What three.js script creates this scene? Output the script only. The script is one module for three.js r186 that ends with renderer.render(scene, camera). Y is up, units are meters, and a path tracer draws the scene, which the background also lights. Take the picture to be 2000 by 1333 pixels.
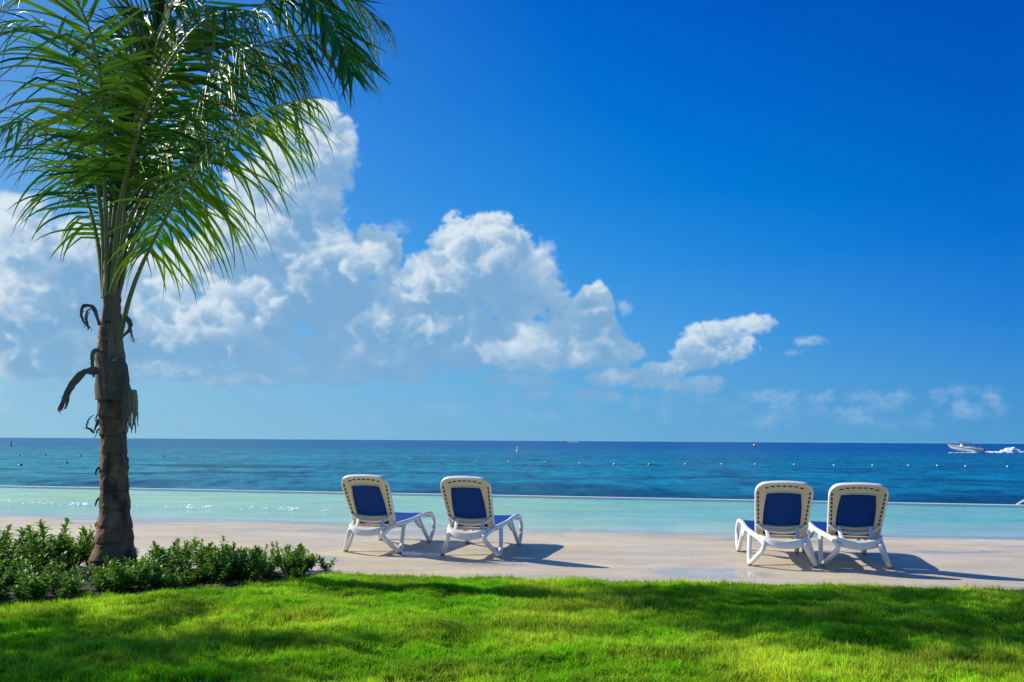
import * as THREE from 'three';
import { mergeGeometries } from 'three/addons/utils/BufferGeometryUtils.js';
import { RoundedBoxGeometry } from 'three/addons/geometries/RoundedBoxGeometry.js';

// ------------------------------------------------------------------ camera
const scene = new THREE.Scene();
const camera = new THREE.PerspectiveCamera(47.2, 2000 / 1333, 0.05, 30000);
const EYE = 1.45;                                        // metres above the stone deck (y = 0)
camera.position.set(0, EYE, 0);
camera.rotation.order = 'YXZ';
camera.rotation.set(THREE.MathUtils.degToRad(7.27), 0, THREE.MathUtils.degToRad(0.34));

const renderer = new THREE.WebGLRenderer({ antialias: true });
renderer.setSize(1024, 682);
renderer.toneMapping = THREE.LinearToneMapping;
const EXPOSURE = 1.35;
renderer.toneMappingExposure = EXPOSURE;
renderer.shadowMap.enabled = true;

// ------------------------------------------------------------------ helpers
function rng(seed) {
  let s = seed >>> 0;
  return () => { s = (s + 0x6d2b79f5) | 0; let t = Math.imul(s ^ (s >>> 15), 1 | s); t = (t + Math.imul(t ^ (t >>> 7), 61 | t)) ^ t; return ((t ^ (t >>> 14)) >>> 0) / 4294967296; };
}
const { clamp, lerp, smoothstep, degToRad } = THREE.MathUtils;
const PERM = (() => { const r = rng(77), p = new Uint8Array(512), a = [...Array(256).keys()]; for (let i = 255; i > 0; i--) { const j = (r() * (i + 1)) | 0; [a[i], a[j]] = [a[j], a[i]]; } for (let i = 0; i < 512; i++) p[i] = a[i & 255]; return p; })();
const fade = (t) => t * t * t * (t * (t * 6 - 15) + 10);
function gr(h, x, y, z) { h &= 15; const u = h < 8 ? x : y, v = h < 4 ? y : h === 12 || h === 14 ? x : z; return ((h & 1) ? -u : u) + ((h & 2) ? -v : v); }
function noise3(x, y, z) {
  const fx = Math.floor(x), fy = Math.floor(y), fz = Math.floor(z), X = fx & 255, Y = fy & 255, Z = fz & 255;
  x -= fx; y -= fy; z -= fz;
  const u = fade(x), v = fade(y), w = fade(z), A = PERM[X] + Y, AA = PERM[A & 255] + Z, AB = PERM[(A + 1) & 255] + Z, B = PERM[X + 1] + Y, BA = PERM[B & 255] + Z, BB = PERM[(B + 1) & 255] + Z;
  const l = (a, b, t) => a + t * (b - a);
  return l(l(l(gr(PERM[AA], x, y, z), gr(PERM[BA], x - 1, y, z), u), l(gr(PERM[AB], x, y - 1, z), gr(PERM[BB], x - 1, y - 1, z), u), v),
    l(l(gr(PERM[AA + 1], x, y, z - 1), gr(PERM[BA + 1], x - 1, y, z - 1), u), l(gr(PERM[AB + 1], x, y - 1, z - 1), gr(PERM[BB + 1], x - 1, y - 1, z - 1), u), v), w);
}
function fbm(x, y, z, oct = 4) { let s = 0, a = 0.5, f = 1; for (let i = 0; i < oct; i++) { s += a * noise3(x * f, y * f, z * f); a *= 0.5; f *= 2.03; } return s; }   // about -0.6..0.6
const lin = (c) => (c <= 0.04045 ? c / 12.92 : ((c + 0.055) / 1.055) ** 2.4);

// ------------------------------------------------------------------ sun: low on the left, a little beyond the pool
const SUN_AZ = -74, SUN_EL = 33;                         // degrees from the view direction and above the horizon
const toSun = new THREE.Vector3(Math.sin(degToRad(SUN_AZ)) * Math.cos(degToRad(SUN_EL)), Math.sin(degToRad(SUN_EL)), -Math.cos(degToRad(SUN_AZ)) * Math.cos(degToRad(SUN_EL)));
const sun = new THREE.DirectionalLight(new THREE.Color(1, 0.94, 0.84), 4.6);
sun.target.position.set(0, 0, -9);
sun.position.copy(sun.target.position).addScaledVector(toSun, 60);
sun.castShadow = true;
sun.shadow.mapSize.set(4096, 4096);
Object.assign(sun.shadow.camera, { left: -25, right: 25, top: 25, bottom: -25, near: 1, far: 140 });
scene.add(sun, sun.target);

// ------------------------------------------------------------------ sky: clear blue air with cumulus out over the sea
// Air: colours (as seen) by height, for three angles away from the sun's bearing; deepest about 105 degrees from the sun.
const AIR_EL = [0, 4, 8, 13, 18, 24, 31, 50, 90];
const AIR = {
  41: [[150, 198, 222], [143, 194, 225], [128, 184, 228], [110, 172, 229], [96, 160, 227], [82, 148, 222], [70, 138, 216], [48, 112, 192], [20, 80, 165]],
  74: [[118, 178, 215], [107, 175, 222], [88, 166, 227], [60, 151, 227], [38, 136, 222], [22, 120, 214], [10, 103, 204], [6, 86, 185], [5, 75, 165]],
  107: [[82, 155, 208], [64, 145, 212], [36, 129, 214], [10, 112, 208], [2, 101, 198], [1, 88, 187], [0, 76, 176], [2, 70, 168], [5, 72, 163]],
};
const airLin = {};
for (const k of [41, 74, 107]) airLin[k] = AIR[k].map((c) => c.map((v) => lin(v / 255)));
function airAt(az, el, out) {
  let q = Math.abs(((az - SUN_AZ + 540) % 360) - 180), i = 0;
  while (i < AIR_EL.length - 2 && el > AIR_EL[i + 1]) i++;
  const t = clamp((el - AIR_EL[i]) / (AIR_EL[i + 1] - AIR_EL[i]), 0, 1), row = (k, c) => lerp(airLin[k][i][c], airLin[k][i + 1][c], t);
  if (q > 107) q = 107 - (q - 107) * 0.45;               // paler again opposite the sun
  const glow = Math.exp(-((q / 38) ** 2) - ((el - SUN_EL) / 40) ** 2) * 0.5;
  const p = (q - 74) / 33;
  for (let c = 0; c < 3; c++) { const a = row(41, c), b = row(74, c), d = row(107, c); out[c] = p < -1 ? a : b + (d - a) * 0.5 * p + (a + d - 2 * b) * 0.5 * p * p; }
  for (let c = 0; c < 3; c++) out[c] = Math.max(out[c], 0.0004) + glow * (q < 41 ? smoothstep(41 - q, 0, 25) : 0);
  return out;
}
// Cumulus as puffs: bearing, height, half-width, half-height (degrees), density. A density field from them, roughened with billow noise,
// is lit from the sun by marching its shade through the field.
const PUFFS = [
  [-14.3,22.5,2.03,1.22,1], [-15.3,20.0,3.09,2.27,1], [-16.6,16.8,4.09,2.66,1], [-18.6,14.1,4.15,2.31,1], [-13.6,20.7,1.40,1.90,0.8], [-13.3,18.4,1.47,1.76,0.5],
  [-32.8,11.5,2.99,2.20,1], [-30.7,10.0,2.97,2.32,1], [-33.6,8.0,3.70,3.13,1], [-29.4,7.7,4.03,2.62,1], [-31.8,5.3,4.37,1.75,0.9], [-33.3,14.3,1.62,0.93,0.35], [-29.2,12.3,2.05,1.63,0.7],
  [-24.1,10.2,3.98,2.26,1], [-20.9,11.8,3.84,2.30,1], [-24.9,7.4,5.30,2.59,1], [-21.1,8.3,5.62,3.01,1], [-17.8,10.6,3.46,2.71,1], [-15.0,11.9,2.57,1.98,1], [-13.1,13.1,1.89,1.59,1],
  [-10.5,14.4,1.34,1.09,1.2], [-10.0,13.2,1.56,1.32,1.2], [-11.4,12.4,2.58,1.68,1], [-14.5,9.4,4.63,3.12,1], [-16.1,9.3,2.11,2.52,1.1],
  [-3.8,15.4,1.15,1.10,1.3], [-2.0,15.1,2.12,1.22,1.3], [-2.7,13.5,3.25,2.15,1.2], [-0.0,13.5,1.77,2.15,1.1], [-4.2,11.8,3.23,2.16,1.2], [-6.1,11.1,2.87,2.08,1.1], [-0.0,11.1,3.28,2.47,1], [-9.1,9.6,3.34,2.59,1], [2.1,12.4,1.72,2.05,0.35],
  [-19.0,6.5,7.08,1.78,0.45], [-11.2,6.6,7.96,1.92,0.5], [-4.5,7.0,8.22,2.10,0.6], [1.9,6.8,6.77,1.80,0.6], [-6.8,8.7,5.60,2.09,0.8],
  [5.9,9.8,1.58,1.42,1.3], [3.5,9.8,1.14,0.97,1.1], [6.9,9.9,0.83,1.49,1.2], [4.9,7.9,3.20,1.72,1], [6.4,6.3,3.17,1.12,0.8], [7.7,7.2,1.67,0.48,0.5],
  [0.8,4.3,2.71,0.52,0.7], [-14.7,4.6,5.27,0.65,0.6], [-19.2,4.1,3.35,0.57,0.5], [-24.7,4.5,3.73,0.75,0.5], [-8.9,4.6,3.30,0.52,0.45],
  [14.8,7.4,1.98,0.98,1.1], [14.1,6.2,2.35,1.24,1.1], [13.0,6.3,1.29,1.32,1.1], [17.4,8.0,1.31,0.54,0.6], [15.9,6.6,1.61,0.80,0.8], [9.7,4.6,2.12,0.89,1], [11.2,5.2,1.67,0.81,1], [12.6,4.0,2.86,0.62,0.6], [7.1,4.4,1.48,0.56,0.5], [18.0,8.4,0.55,0.36,0.5],
  [21.3,7.1,0.99,0.35,0.12], [20.3,6.4,1.00,0.32,0.1], [-8.8,15.1,1.13,0.51,0.1], [-13.2,14.9,0.55,0.54,0.25], [1.5,3.3,1.50,0.37,0.4], [8.5,9.7,0.52,0.52,0.1], [6.0,3.2,1.48,0.45,0.4],
];
function cloudField() {
  const NX = 1180, NY = 400, NZ = 44, DX = 0.078, DZ = 0.3, X0 = -46, Y0 = 0.3, Z0 = -NZ * DZ / 2, r = rng(5), dens = new Float32Array(NX * NY * NZ), puffs = PUFFS.map((p) => [...p, (r() - 0.5) * 4.5, clamp((p[2] + p[3]) * 0.5, 0.3, 2.6), smoothstep(1.7 - p[3], 0, 1.1)]);
  for (let i = 0; i < 190; i++) { const a = -46 + r() * 92, h = 1.2 + r() * 2.2, w = 0.5 + r() ** 2 * 1.7; puffs.push([a, h, w, 0.35 + r() * 0.35, (0.03 + r() * 0.06), (r() - 0.5) * 3, 0.5, 1]); }
  // which puffs reach each column of air
  const env = new Float32Array(NZ), str = new Float32Array(NZ), rag = new Float32Array(NZ);
  for (let iy = 0; iy < NY; iy++) {
    const y = Y0 + iy * DX, near = puffs.filter((p) => Math.abs(y - p[1]) < p[3] * 1.25 + 0.5);
    if (!near.length) continue;
    for (let ix = 0; ix < NX; ix++) {
      const x = X0 + ix * DX, wx = x + noise3(x * 0.32, y * 0.32, 3.3) * 0.9 + noise3(x * 1.1, y * 1.1, 9.1) * 0.25, wy = y + (noise3(x * 0.32, y * 0.32, 7.7) * 0.7 + noise3(x * 1.1, y * 1.1, 2.2) * 0.22) * Math.min(1, y / 7);
      const gap = 0.28 * smoothstep(noise3(x * 0.15 + 3, y * 0.34, 50), 0.08, 0.5) * (1 - smoothstep(y, 9.5, 12.5));   // rents in the lower bank
      env.fill(-1); let any = false;
      for (const p of near) {
        const dx = (wx - p[0]) / p[2], dy = (wy - p[1]) / p[3], d2 = dx * dx + dy * dy;
        if (d2 > 1.5) continue;
        any = true;
        for (let iz = 0; iz < NZ; iz++) { const dz = (Z0 + iz * DZ - p[5]) / p[6], e = 1 - d2 - dz * dz; if (e > env[iz]) { env[iz] = e; str[iz] = p[4]; rag[iz] = p[7]; } }
      }
      if (!any) continue;
      for (let iz = 0; iz < NZ; iz++) {
        if (env[iz] < -0.45) continue;
        const z = Z0 + iz * DZ, k = 0.42; let s = 0, a = 0.56, f = k;
        for (let o = 0; o < 6; o++) { s += a * (Math.abs(noise3((x + 71) * f, y * f * 1.12, z * f + o * 5)) * 2.1 - 0.55); a *= 0.55; f *= 2.07; }
        if (rag[iz] > 0.02) s += rag[iz] * (Math.abs(noise3(x * 1.7 + 9, y * 2.4, z * 1.2)) * 1.3 - 0.30 + noise3(x * 4.3, y * 5.5, z * 3) * 0.22);   // small clouds are ragged
        const v = env[iz] * 0.62 - s * 1.05 - 0.15 + rag[iz] * 0.08 - gap;
        if (v > 0) dens[(iz * NY + iy) * NX + ix] = Math.min(1, v * (1.2 + 0.8 * str[iz])) * str[iz];
      }
    }
  }
  // shade: optical depth towards the sun, carried over the field column by column (the sun is to the left, above and beyond)
  const tau = new Float32Array(NX * NY * NZ), sx = -0.8, sy = 0.55 / 0.8, sz = 0.06 / 0.8 * DX / DZ, at = (ix, fy, fz) => {
    const y0 = Math.floor(fy), z0 = Math.floor(fz), ty = fy - y0, tz = fz - z0;
    if (y0 < 0 || y0 >= NY - 1 || z0 < 0 || z0 >= NZ - 1) return 0;
    const i = (z0 * NY + y0) * NX + ix;
    return (tau[i] * (1 - ty) + tau[i + NX] * ty) * (1 - tz) + (tau[i + NX * NY] * (1 - ty) + tau[i + NX * NY + NX] * ty) * tz;
  };
  for (let ix = 1; ix < NX; ix++) for (let iz = 0; iz < NZ; iz++) for (let iy = 0; iy < NY; iy++) {
    const i = (iz * NY + iy) * NX + ix, d = dens[i];
    tau[i] = at(ix - 1, iy + sy, iz + sz) * 0.986 + d * DX * 0.85;
  }
  const above = new Float32Array(NX * NY * NZ);          // and how much cloud lies overhead, which dims the light of the sky
  for (let iz = 0; iz < NZ; iz++) for (let iy = NY - 2; iy >= 0; iy--) for (let ix = 0, i = (iz * NY + iy) * NX; ix < NX; ix++, i++) above[i] = above[i + NX] * 0.992 + dens[i] * DX;
  // seen from the shore: front to back
  const out = new Float32Array(NX * NY * 2);
  for (let iy = 0; iy < NY; iy++) for (let ix = 0; ix < NX; ix++) {
    let T = 1, L = 0;
    for (let iz = NZ - 1; iz >= 0 && T > 0.004; iz--) {
      const i = (iz * NY + iy) * NX + ix, d = dens[i];
      if (d <= 0) continue;
      const step = 1 - Math.exp(-d * DZ * 5.5), t = tau[i], powder = 1 - 0.35 * Math.exp(-d * 6);
      L += T * step * (0.64 * Math.exp(-t * 2.1) * powder + 0.15 * Math.exp(-t * 0.35) + 0.24 * Math.exp(-above[i] * 0.7) + 0.10 * Math.exp(-d * 2.5));
      T *= 1 - step;
    }
    out[(iy * NX + ix) * 2] = 1 - T; out[(iy * NX + ix) * 2 + 1] = T < 0.999 ? L / (1 - T) : 0;
  }
  return { NX, NY, DX, X0, Y0, out };
}
function makeSky() {
  const W = 4096, H = 2048, data = new Float32Array(W * H * 4), F = cloudField(), c = [0, 0, 0];
  const span = (F.NX - 1) * F.DX - 2;
  const WHITE = [0.76, 0.85, 0.90], GREY = [0.20, 0.40, 0.63];
  for (let row = 0; row < H; row++) {
    const el = ((row + 0.5) / H - 0.5) * 180;
    for (let col = 0; col < W; col++) {
      const th = ((col + 0.5) / W - 0.5) * 360;          // atan2(z, x)
      let az = th + 90; if (az > 180) az -= 360;          // 0 = the way the camera looks, + to the right
      airAt(az, Math.max(0, el), c);
      if (el > F.Y0 && el < F.Y0 + (F.NY - 1) * F.DX) {
        // the same bank of cloud goes on round the horizon, mirrored where it ends
        let a = az - F.X0 - 1; a = ((a % (2 * span)) + 2 * span) % (2 * span); if (a > span) a = 2 * span - a;
        const fx = (a + 1) / F.DX, fy = (el - F.Y0) / F.DX, x0 = Math.min(F.NX - 2, Math.floor(fx)), y0 = Math.min(F.NY - 2, Math.floor(fy)), tx = fx - x0, ty = fy - y0, i = (y0 * F.NX + x0) * 2, o = F.out, n = F.NX * 2;
        const alpha = lerp(lerp(o[i], o[i + 2], tx), lerp(o[i + n], o[i + n + 2], tx), ty);
        if (alpha > 0.002) {
          const pre = lerp(lerp(o[i] * o[i + 1], o[i + 2] * o[i + 3], tx), lerp(o[i + n] * o[i + n + 1], o[i + n + 2] * o[i + n + 3], tx), ty) / alpha;
          const l = Math.pow(clamp((pre - 0.14) / 0.74, 0, 1), 1.6), air = clamp(0.1 + 0.8 * Math.exp(-el / 3.2), 0, 0.9);
          for (let k = 0; k < 3; k++) c[k] = lerp(c[k], lerp(lerp(GREY[k], WHITE[k], l), c[k], air), Math.min(1, alpha * 1.05));
        }
      }
      const p = (row * W + col) * 4;
      for (let k = 0; k < 3; k++) data[p + k] = c[k] / EXPOSURE;
      data[p + 3] = 1;
    }
  }
  const t = new THREE.DataTexture(data, W, H, THREE.RGBAFormat, THREE.FloatType);
  t.mapping = THREE.EquirectangularReflectionMapping; t.magFilter = THREE.LinearFilter; t.minFilter = THREE.LinearFilter; t.needsUpdate = true;
  return t;
}
const skyMap = makeSky();
scene.background = skyMap;
scene.environment = skyMap;

// ------------------------------------------------------------------ bookkeeping
const used = {};
function numbered(name) { const n = used[name] = (used[name] ?? -1) + 1; return n ? name + '_' + String(n).padStart(3, '0') : name; }
function tag(o, label, category, group, kind) { o.userData.label = label; if (category) o.userData.category = category; if (group) o.userData.group = group; if (kind) o.userData.kind = kind; return o; }
function mesh(name, geo, mat, parent) { const m = new THREE.Mesh(geo, mat); m.castShadow = m.receiveShadow = true; m.name = parent ? name : numbered(name); (parent || scene).add(m); return m; }
function thing(name, x = 0, y = 0, z = 0, turn = 0) { const g = new THREE.Group(); g.name = numbered(name); g.position.set(x, y, z); g.rotation.y = turn; scene.add(g); return g; }
const std = (r, g, b, rough = 0.6, extra = {}) => new THREE.MeshStandardMaterial({ color: new THREE.Color().setRGB(r, g, b), roughness: rough, ...extra });
const phys = (r, g, b, rough = 0.6, extra = {}) => new THREE.MeshPhysicalMaterial({ color: new THREE.Color().setRGB(r, g, b), roughness: rough, ...extra });

// ------------------------------------------------------------------ textures
function dataTex(w, h, fn, srgb) {                        // fn(u, v, out) with out as 0..1 linear, or sRGB if srgb
  const d = new Uint8Array(w * h * 4), o = [0, 0, 0];
  for (let y = 0; y < h; y++) for (let x = 0; x < w; x++) { fn((x + 0.5) / w, (y + 0.5) / h, o); const i = (y * w + x) * 4; d[i] = clamp(o[0], 0, 1) * 255; d[i + 1] = clamp(o[1], 0, 1) * 255; d[i + 2] = clamp(o[2], 0, 1) * 255; d[i + 3] = 255; }
  const t = new THREE.DataTexture(d, w, h); t.magFilter = THREE.LinearFilter; t.minFilter = THREE.LinearFilter; t.wrapS = t.wrapT = THREE.RepeatWrapping; if (srgb) t.colorSpace = THREE.SRGBColorSpace; t.needsUpdate = true;
  return t;
}
function gridGeo(nx, ny, at, uvAt, colAt) {               // a sheet from at(u, v) -> [x, y, z]; u runs along x, v away from the camera
  const p = [], uv = [], col = [], idx = [];
  for (let j = 0; j <= ny; j++) for (let i = 0; i <= nx; i++) { const q = at(i / nx, j / ny); p.push(...q); if (uvAt) uv.push(...uvAt(q)); if (colAt) col.push(...colAt(q)); }
  for (let j = 0; j < ny; j++) for (let i = 0; i < nx; i++) { const a = j * (nx + 1) + i, b = a + nx + 1; idx.push(a, a + 1, b, b, a + 1, b + 1); }
  const g = new THREE.BufferGeometry(); g.setAttribute('position', new THREE.Float32BufferAttribute(p, 3));
  if (uvAt) g.setAttribute('uv', new THREE.Float32BufferAttribute(uv, 2)); if (colAt) g.setAttribute('color', new THREE.Float32BufferAttribute(col, 3));
  g.setIndex(idx); g.computeVertexNormals(); return g;
}
function curveZ(pts) { return (x) => { if (x <= pts[0][0]) return pts[0][1] + (x - pts[0][0]) * (pts[1][1] - pts[0][1]) / (pts[1][0] - pts[0][0]); for (let i = 0; i < pts.length - 1; i++) if (x <= pts[i + 1][0]) { const t = (x - pts[i][0]) / (pts[i + 1][0] - pts[i][0]); return lerp(pts[i][1], pts[i + 1][1], t); } const n = pts.length - 1; return pts[n][1] + (x - pts[n][0]) * (pts[n][1] - pts[n - 1][1]) / (pts[n][0] - pts[n - 1][0]); }; }
// lines on the ground, z for a given x
const zWater = curveZ([[-9.9, -15.4], [-4.7, -14.55], [0, -13.4], [4.2, -12.95], [8.1, -12.55]]);
const zShelf = curveZ([[-11.9, -18.45], [-5.5, -17.2], [-1, -16.3], [3.36, -15.48], [3.38, -14.88], [9.6, -14.85]]);
const zLip = (x) => zShelf(x) * 1.028;                    // the step under water, seen a little nearer than it is
const zEdge = (x) => -20.99 + 0.186 * x;
const zLawn = (x) => -8.27 + 0.098 * x;                    // where grass meets stone
const SEA_Y = -2.2, WATER_Y = -0.03;

// ------------------------------------------------------------------ stone deck running down into the pool
{
  const X0 = -24, X1 = 24, Z0 = -19.5, Z1 = -5, ux = (x) => (x + 15) / 30, uz = (z) => (z + 17) / 12;   // the texture covers 30 x 12 m
  const r = rng(3), spots = Array.from({ length: 150 }, () => [r() * 30 - 15, -8 - r() * 6, 0.01 + r() ** 3 * 0.05]);
  const wetAt = (x, z) => {
    const toWater = z - zWater(x), n = fbm(x * 0.32 + 4, z * 0.8, 1.5, 5), m = fbm(x * 0.9, z * 2.2, 5.5, 4);
    let w = smoothstep(n + m * 0.35 - 0.02 + 0.5 * Math.exp(-toWater / 0.5) - 0.13 * smoothstep(toWater, 1, 3), -0.02, 0.2);
    w = Math.max(w, smoothstep(1 - Math.hypot((x - 2.2) / 1.0, (z + 8.95) / 0.5) + n * 0.9, 0.1, 0.5), smoothstep(1 - Math.hypot((x + 0.25) / 0.9, (z + 9.5) / 0.2) + n, 0.1, 0.6));
    return w;
  };
  const WW = 1024, WH = 512, wetMap = new Float32Array(WW * WH); for (let j = 0; j < WH; j++) for (let i = 0; i < WW; i++) wetMap[j * WW + i] = wetAt(i / WW * 30 - 15, j / WH * 12 - 17);
  const wet = (x, z) => { const fx = clamp((x + 15) / 30 * WW, 0, WW - 1.01), fy = clamp((z + 17) / 12 * WH, 0, WH - 1.01), i = Math.floor(fx), j = Math.floor(fy), a = fx - i, b = fy - j, k = j * WW + i; return lerp(lerp(wetMap[k], wetMap[k + 1] ?? 0, a), lerp(wetMap[Math.min(k + WW, WW * WH - 2)], wetMap[Math.min(k + WW + 1, WW * WH - 1)], a), b); };
  const tone = (x, z) => fbm(x * 0.35, z * 1.1, 8, 4), grain = (x, z) => noise3(x * 9, z * 22, 1) * 0.5 + noise3(x * 23, z * 40, 4) * 0.5;
  const col = dataTex(2048, 1024, (u, v, o) => {
    const x = u * 30 - 15, z = v * 12 - 17, t = tone(x, z), g = grain(x, z), w = wet(x, z), crack = smoothstep(Math.abs(fbm(x * 0.55 + 20, z * 1.6, 3, 5)), 0.02, 0.0) * 0.35;
    const mot = fbm(x * 0.8 + 31, z * 2.6, 2, 5); let k = 1 + t * 0.3 + g * 0.08 + mot * 0.22 - crack * 0.3 - 0.1 * w;
    const warm = 0.5 + fbm(x * 0.6, z * 1.9, 14, 3) * 2.2;
    o[0] = k * lerp(0.56, 0.62, warm); o[1] = k * lerp(0.49, 0.51, warm); o[2] = k * lerp(0.37, 0.325, warm);
    for (const s of spots) { const d = Math.hypot(x - s[0], (z - s[1])); if (d < s[2]) { o[0] *= 0.6; o[1] *= 0.57; o[2] *= 0.55; } }
    for (let c = 0; c < 3; c++) o[c] = o[c] <= 0.0031308 ? o[c] * 12.92 : 1.055 * o[c] ** (1 / 2.4) - 0.055;
  }, true);
  const rough = dataTex(2048, 1024, (u, v, o) => { const x = u * 30 - 15, z = v * 12 - 17, w = wet(x, z); o[0] = o[1] = o[2] = lerp(0.62 + grain(x, z) * 0.08, 0.13, w); });
  const bump = dataTex(1024, 1024, (u, v, o) => { const x = u * 30 - 15, z = v * 12 - 17; o[0] = o[1] = o[2] = 0.5 + grain(x, z) * 0.25 + tone(x, z) * 0.3; });
  for (const t of [col, rough, bump]) t.wrapS = t.wrapT = THREE.MirroredRepeatWrapping;
  const floorY = (x, z) => { const d = zWater(x) - z; return d < -0.7 ? 0 : d < 0 ? -0.03 * smoothstep(d, -0.7, 0) : -0.03 - Math.min(d, 3) * 0.014; };
  const deckGeo = gridGeo(190, 110, (u, v) => { const x = lerp(X0, X1, u), z = lerp(Z1, zLip(x), v); return [x, floorY(x, z), z]; }, ([x, , z]) => [ux(x), uz(z)], ([x, , z]) => { const t = smoothstep(zWater(x) - z, 0.1, 0.5); return [lerp(1, 1.4, t), lerp(1, 1.62, t), lerp(1, 1.72, t)]; });
  const deck = mesh('stone_deck', deckGeo, new THREE.MeshStandardMaterial({ map: col, roughnessMap: rough, bumpMap: bump, bumpScale: 0.006, roughness: 1, vertexColors: true }));
  tag(deck, 'pale beige stone terrace with damp patches between lawn and pool', null, null, 'structure');

  // deep part of the pool: a step down from the shelf, floor and far wall
  const floorMat = phys(0.40, 0.63, 0.49, 0.7, { vertexColors: true });
  const floorCol = ([x, y, z]) => { const n = fbm(x * 0.5, z * 1.5, 2, 4), t = smoothstep(x, -6, 9), g = smoothstep(fbm(x * 0.22 + 3, z * 0.9, 6, 3), 0.02, 0.3); return [lerp(1.0, 0.6, t) * (1 + n * 0.5 + g * 0.3), lerp(0.92, 0.74, t) * (1 + n * 0.35), lerp(0.92, 0.98, t) * (1 + n * 0.2 - g * 0.3)]; };
  const shelfLip = gridGeo(190, 3, (u, v) => { const x = lerp(X0, X1, u), z = zLip(x), y = floorY(x, z); return [x, lerp(y, -0.13, v), z - 0.05 * v]; }, null, floorCol);
  const deep = gridGeo(190, 40, (u, v) => { const x = lerp(X0, X1, u); return [x, lerp(-0.13, -0.05, v), lerp(zLip(x) - 0.05, zEdge(x), v)]; }, null, floorCol);
  const inner = gridGeo(190, 3, (u, v) => { const x = lerp(X0, X1, u); return [x, lerp(-0.05, 0.0, v), zEdge(x) - 0.002]; }, null, floorCol);
  tag(mesh('pool_floor', mergeGeometries([shelfLip, deep, inner]), floorMat), 'green tinted floor of the infinity pool', null, null, 'structure');

  // the overflow rim and the wall below it, seaward
  const rimShape = [[0, -0.06], [0, 0.002], [-0.02, 0.014], [-0.14, 0.012], [-0.16, 0.0], [-0.16, -0.06]];
  const rimPos = [], rimIdx = [];
  for (let i = 0; i <= 60; i++) { const x = lerp(X0, X1, i / 60); for (const [dz, y] of rimShape) rimPos.push(x, y, zEdge(x) + dz); }
  for (let i = 0; i < 60; i++) for (let k = 0; k < 5; k++) { const a = i * 6 + k, b = a + 6; rimIdx.push(a, a + 1, b, b, a + 1, b + 1); }
  const rim = new THREE.BufferGeometry(); rim.setAttribute('position', new THREE.Float32BufferAttribute(rimPos, 3)); rim.setIndex(rimIdx); rim.computeVertexNormals();
  tag(mesh('pool_rim', rim, std(0.72, 0.75, 0.72, 0.3)), 'thin pale overflow rim along the far side of the pool', null, null, 'structure');
  const wall = gridGeo(60, 2, (u, v) => { const x = lerp(X0, X1, u); return [x, lerp(-0.06, -4, v), zEdge(x) - 0.15]; });
  tag(mesh('pool_wall', wall, std(0.4, 0.38, 0.34, 0.8)), 'stone wall holding the pool above the sea', null, null, 'structure');
}
// ------------------------------------------------------------------ pool water: a rippled sheet, tinted with depth
{
  const X0 = -24, X1 = 24;
  const ripple = (x, z) => { const c = zShelf(x) - 0.2; return 0.03 * fbm(x * 2.2, z * 3.4, 0.7, 3) + 0.013 * noise3(x * 8, z * 11, 2.1); };
  const geo = gridGeo(760, 260, (u, v) => { const x = lerp(X0, X1, u), z = lerp(zWater(x) + 0.25, zEdge(x) - 0.01, v), d = zWater(x) - z; return [x, WATER_Y + 0.004 + ripple(x, z) * smoothstep(d, 0.2, 2.2) * smoothstep(z - zEdge(x), 0.0, 0.5), z]; }, null,
    ([x, , z]) => { const d = zWater(x) - z, deep = smoothstep(zShelf(x) - z, -0.02, 0.05), s = smoothstep(d, -0.1, 0.8), e = smoothstep(x, -6, 9); return [lerp(lerp(1, 0.82, s), lerp(0.83, 0.79, e), deep), lerp(lerp(1, 0.97, s), 0.94, deep), lerp(lerp(1, 0.92, s), 0.91, deep)]; });
  const w = mesh('pool_water', geo, phys(1, 1, 1, 0.04, { vertexColors: true, transmission: 1, thickness: 0, ior: 1.33, specularIntensity: 0.32 }));
  tag(w, 'clear turquoise water of the infinity pool', null, null, 'structure');
}
{ // wavelets breaking on the edge of the shelf, left
  const r = rng(14), P = [], I = [];
  for (let k = 0; k < 260; k++) {
    const x = -13 + Math.pow(r(), 1.1) * 9.2, z = zShelf(x) + 0.15 + (r() + r() - 1) * 0.5 + 0.12 * noise3(x * 1.5, 2, 2), w = 0.012 + r() ** 2 * 0.06, d = 0.008 + r() * 0.014, y = WATER_Y + 0.014, h = 0.012 + r() * 0.016, b = P.length / 3;
    if (noise3(x * 1.1, 5, 1) < -0.25 + r() * 0.4) continue;
    P.push(x - w, y, z, x, y, z + d, x + w, y, z, x, y, z - d, x + (r() - 0.5) * w, y + h, z); for (let q = 0; q < 4; q++) I.push(b + q, b + (q + 1) % 4, b + 4);
  }
  const g = new THREE.BufferGeometry(); g.setAttribute('position', new THREE.Float32BufferAttribute(P, 3)); g.setIndex(I); g.computeVertexNormals();
  tag(mesh('foam', g, std(0.85, 0.87, 0.86, 0.6)), 'sparkling broken crests of wavelets in the shallow pool on the left', 'foam', null, 'stuff');
}
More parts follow.
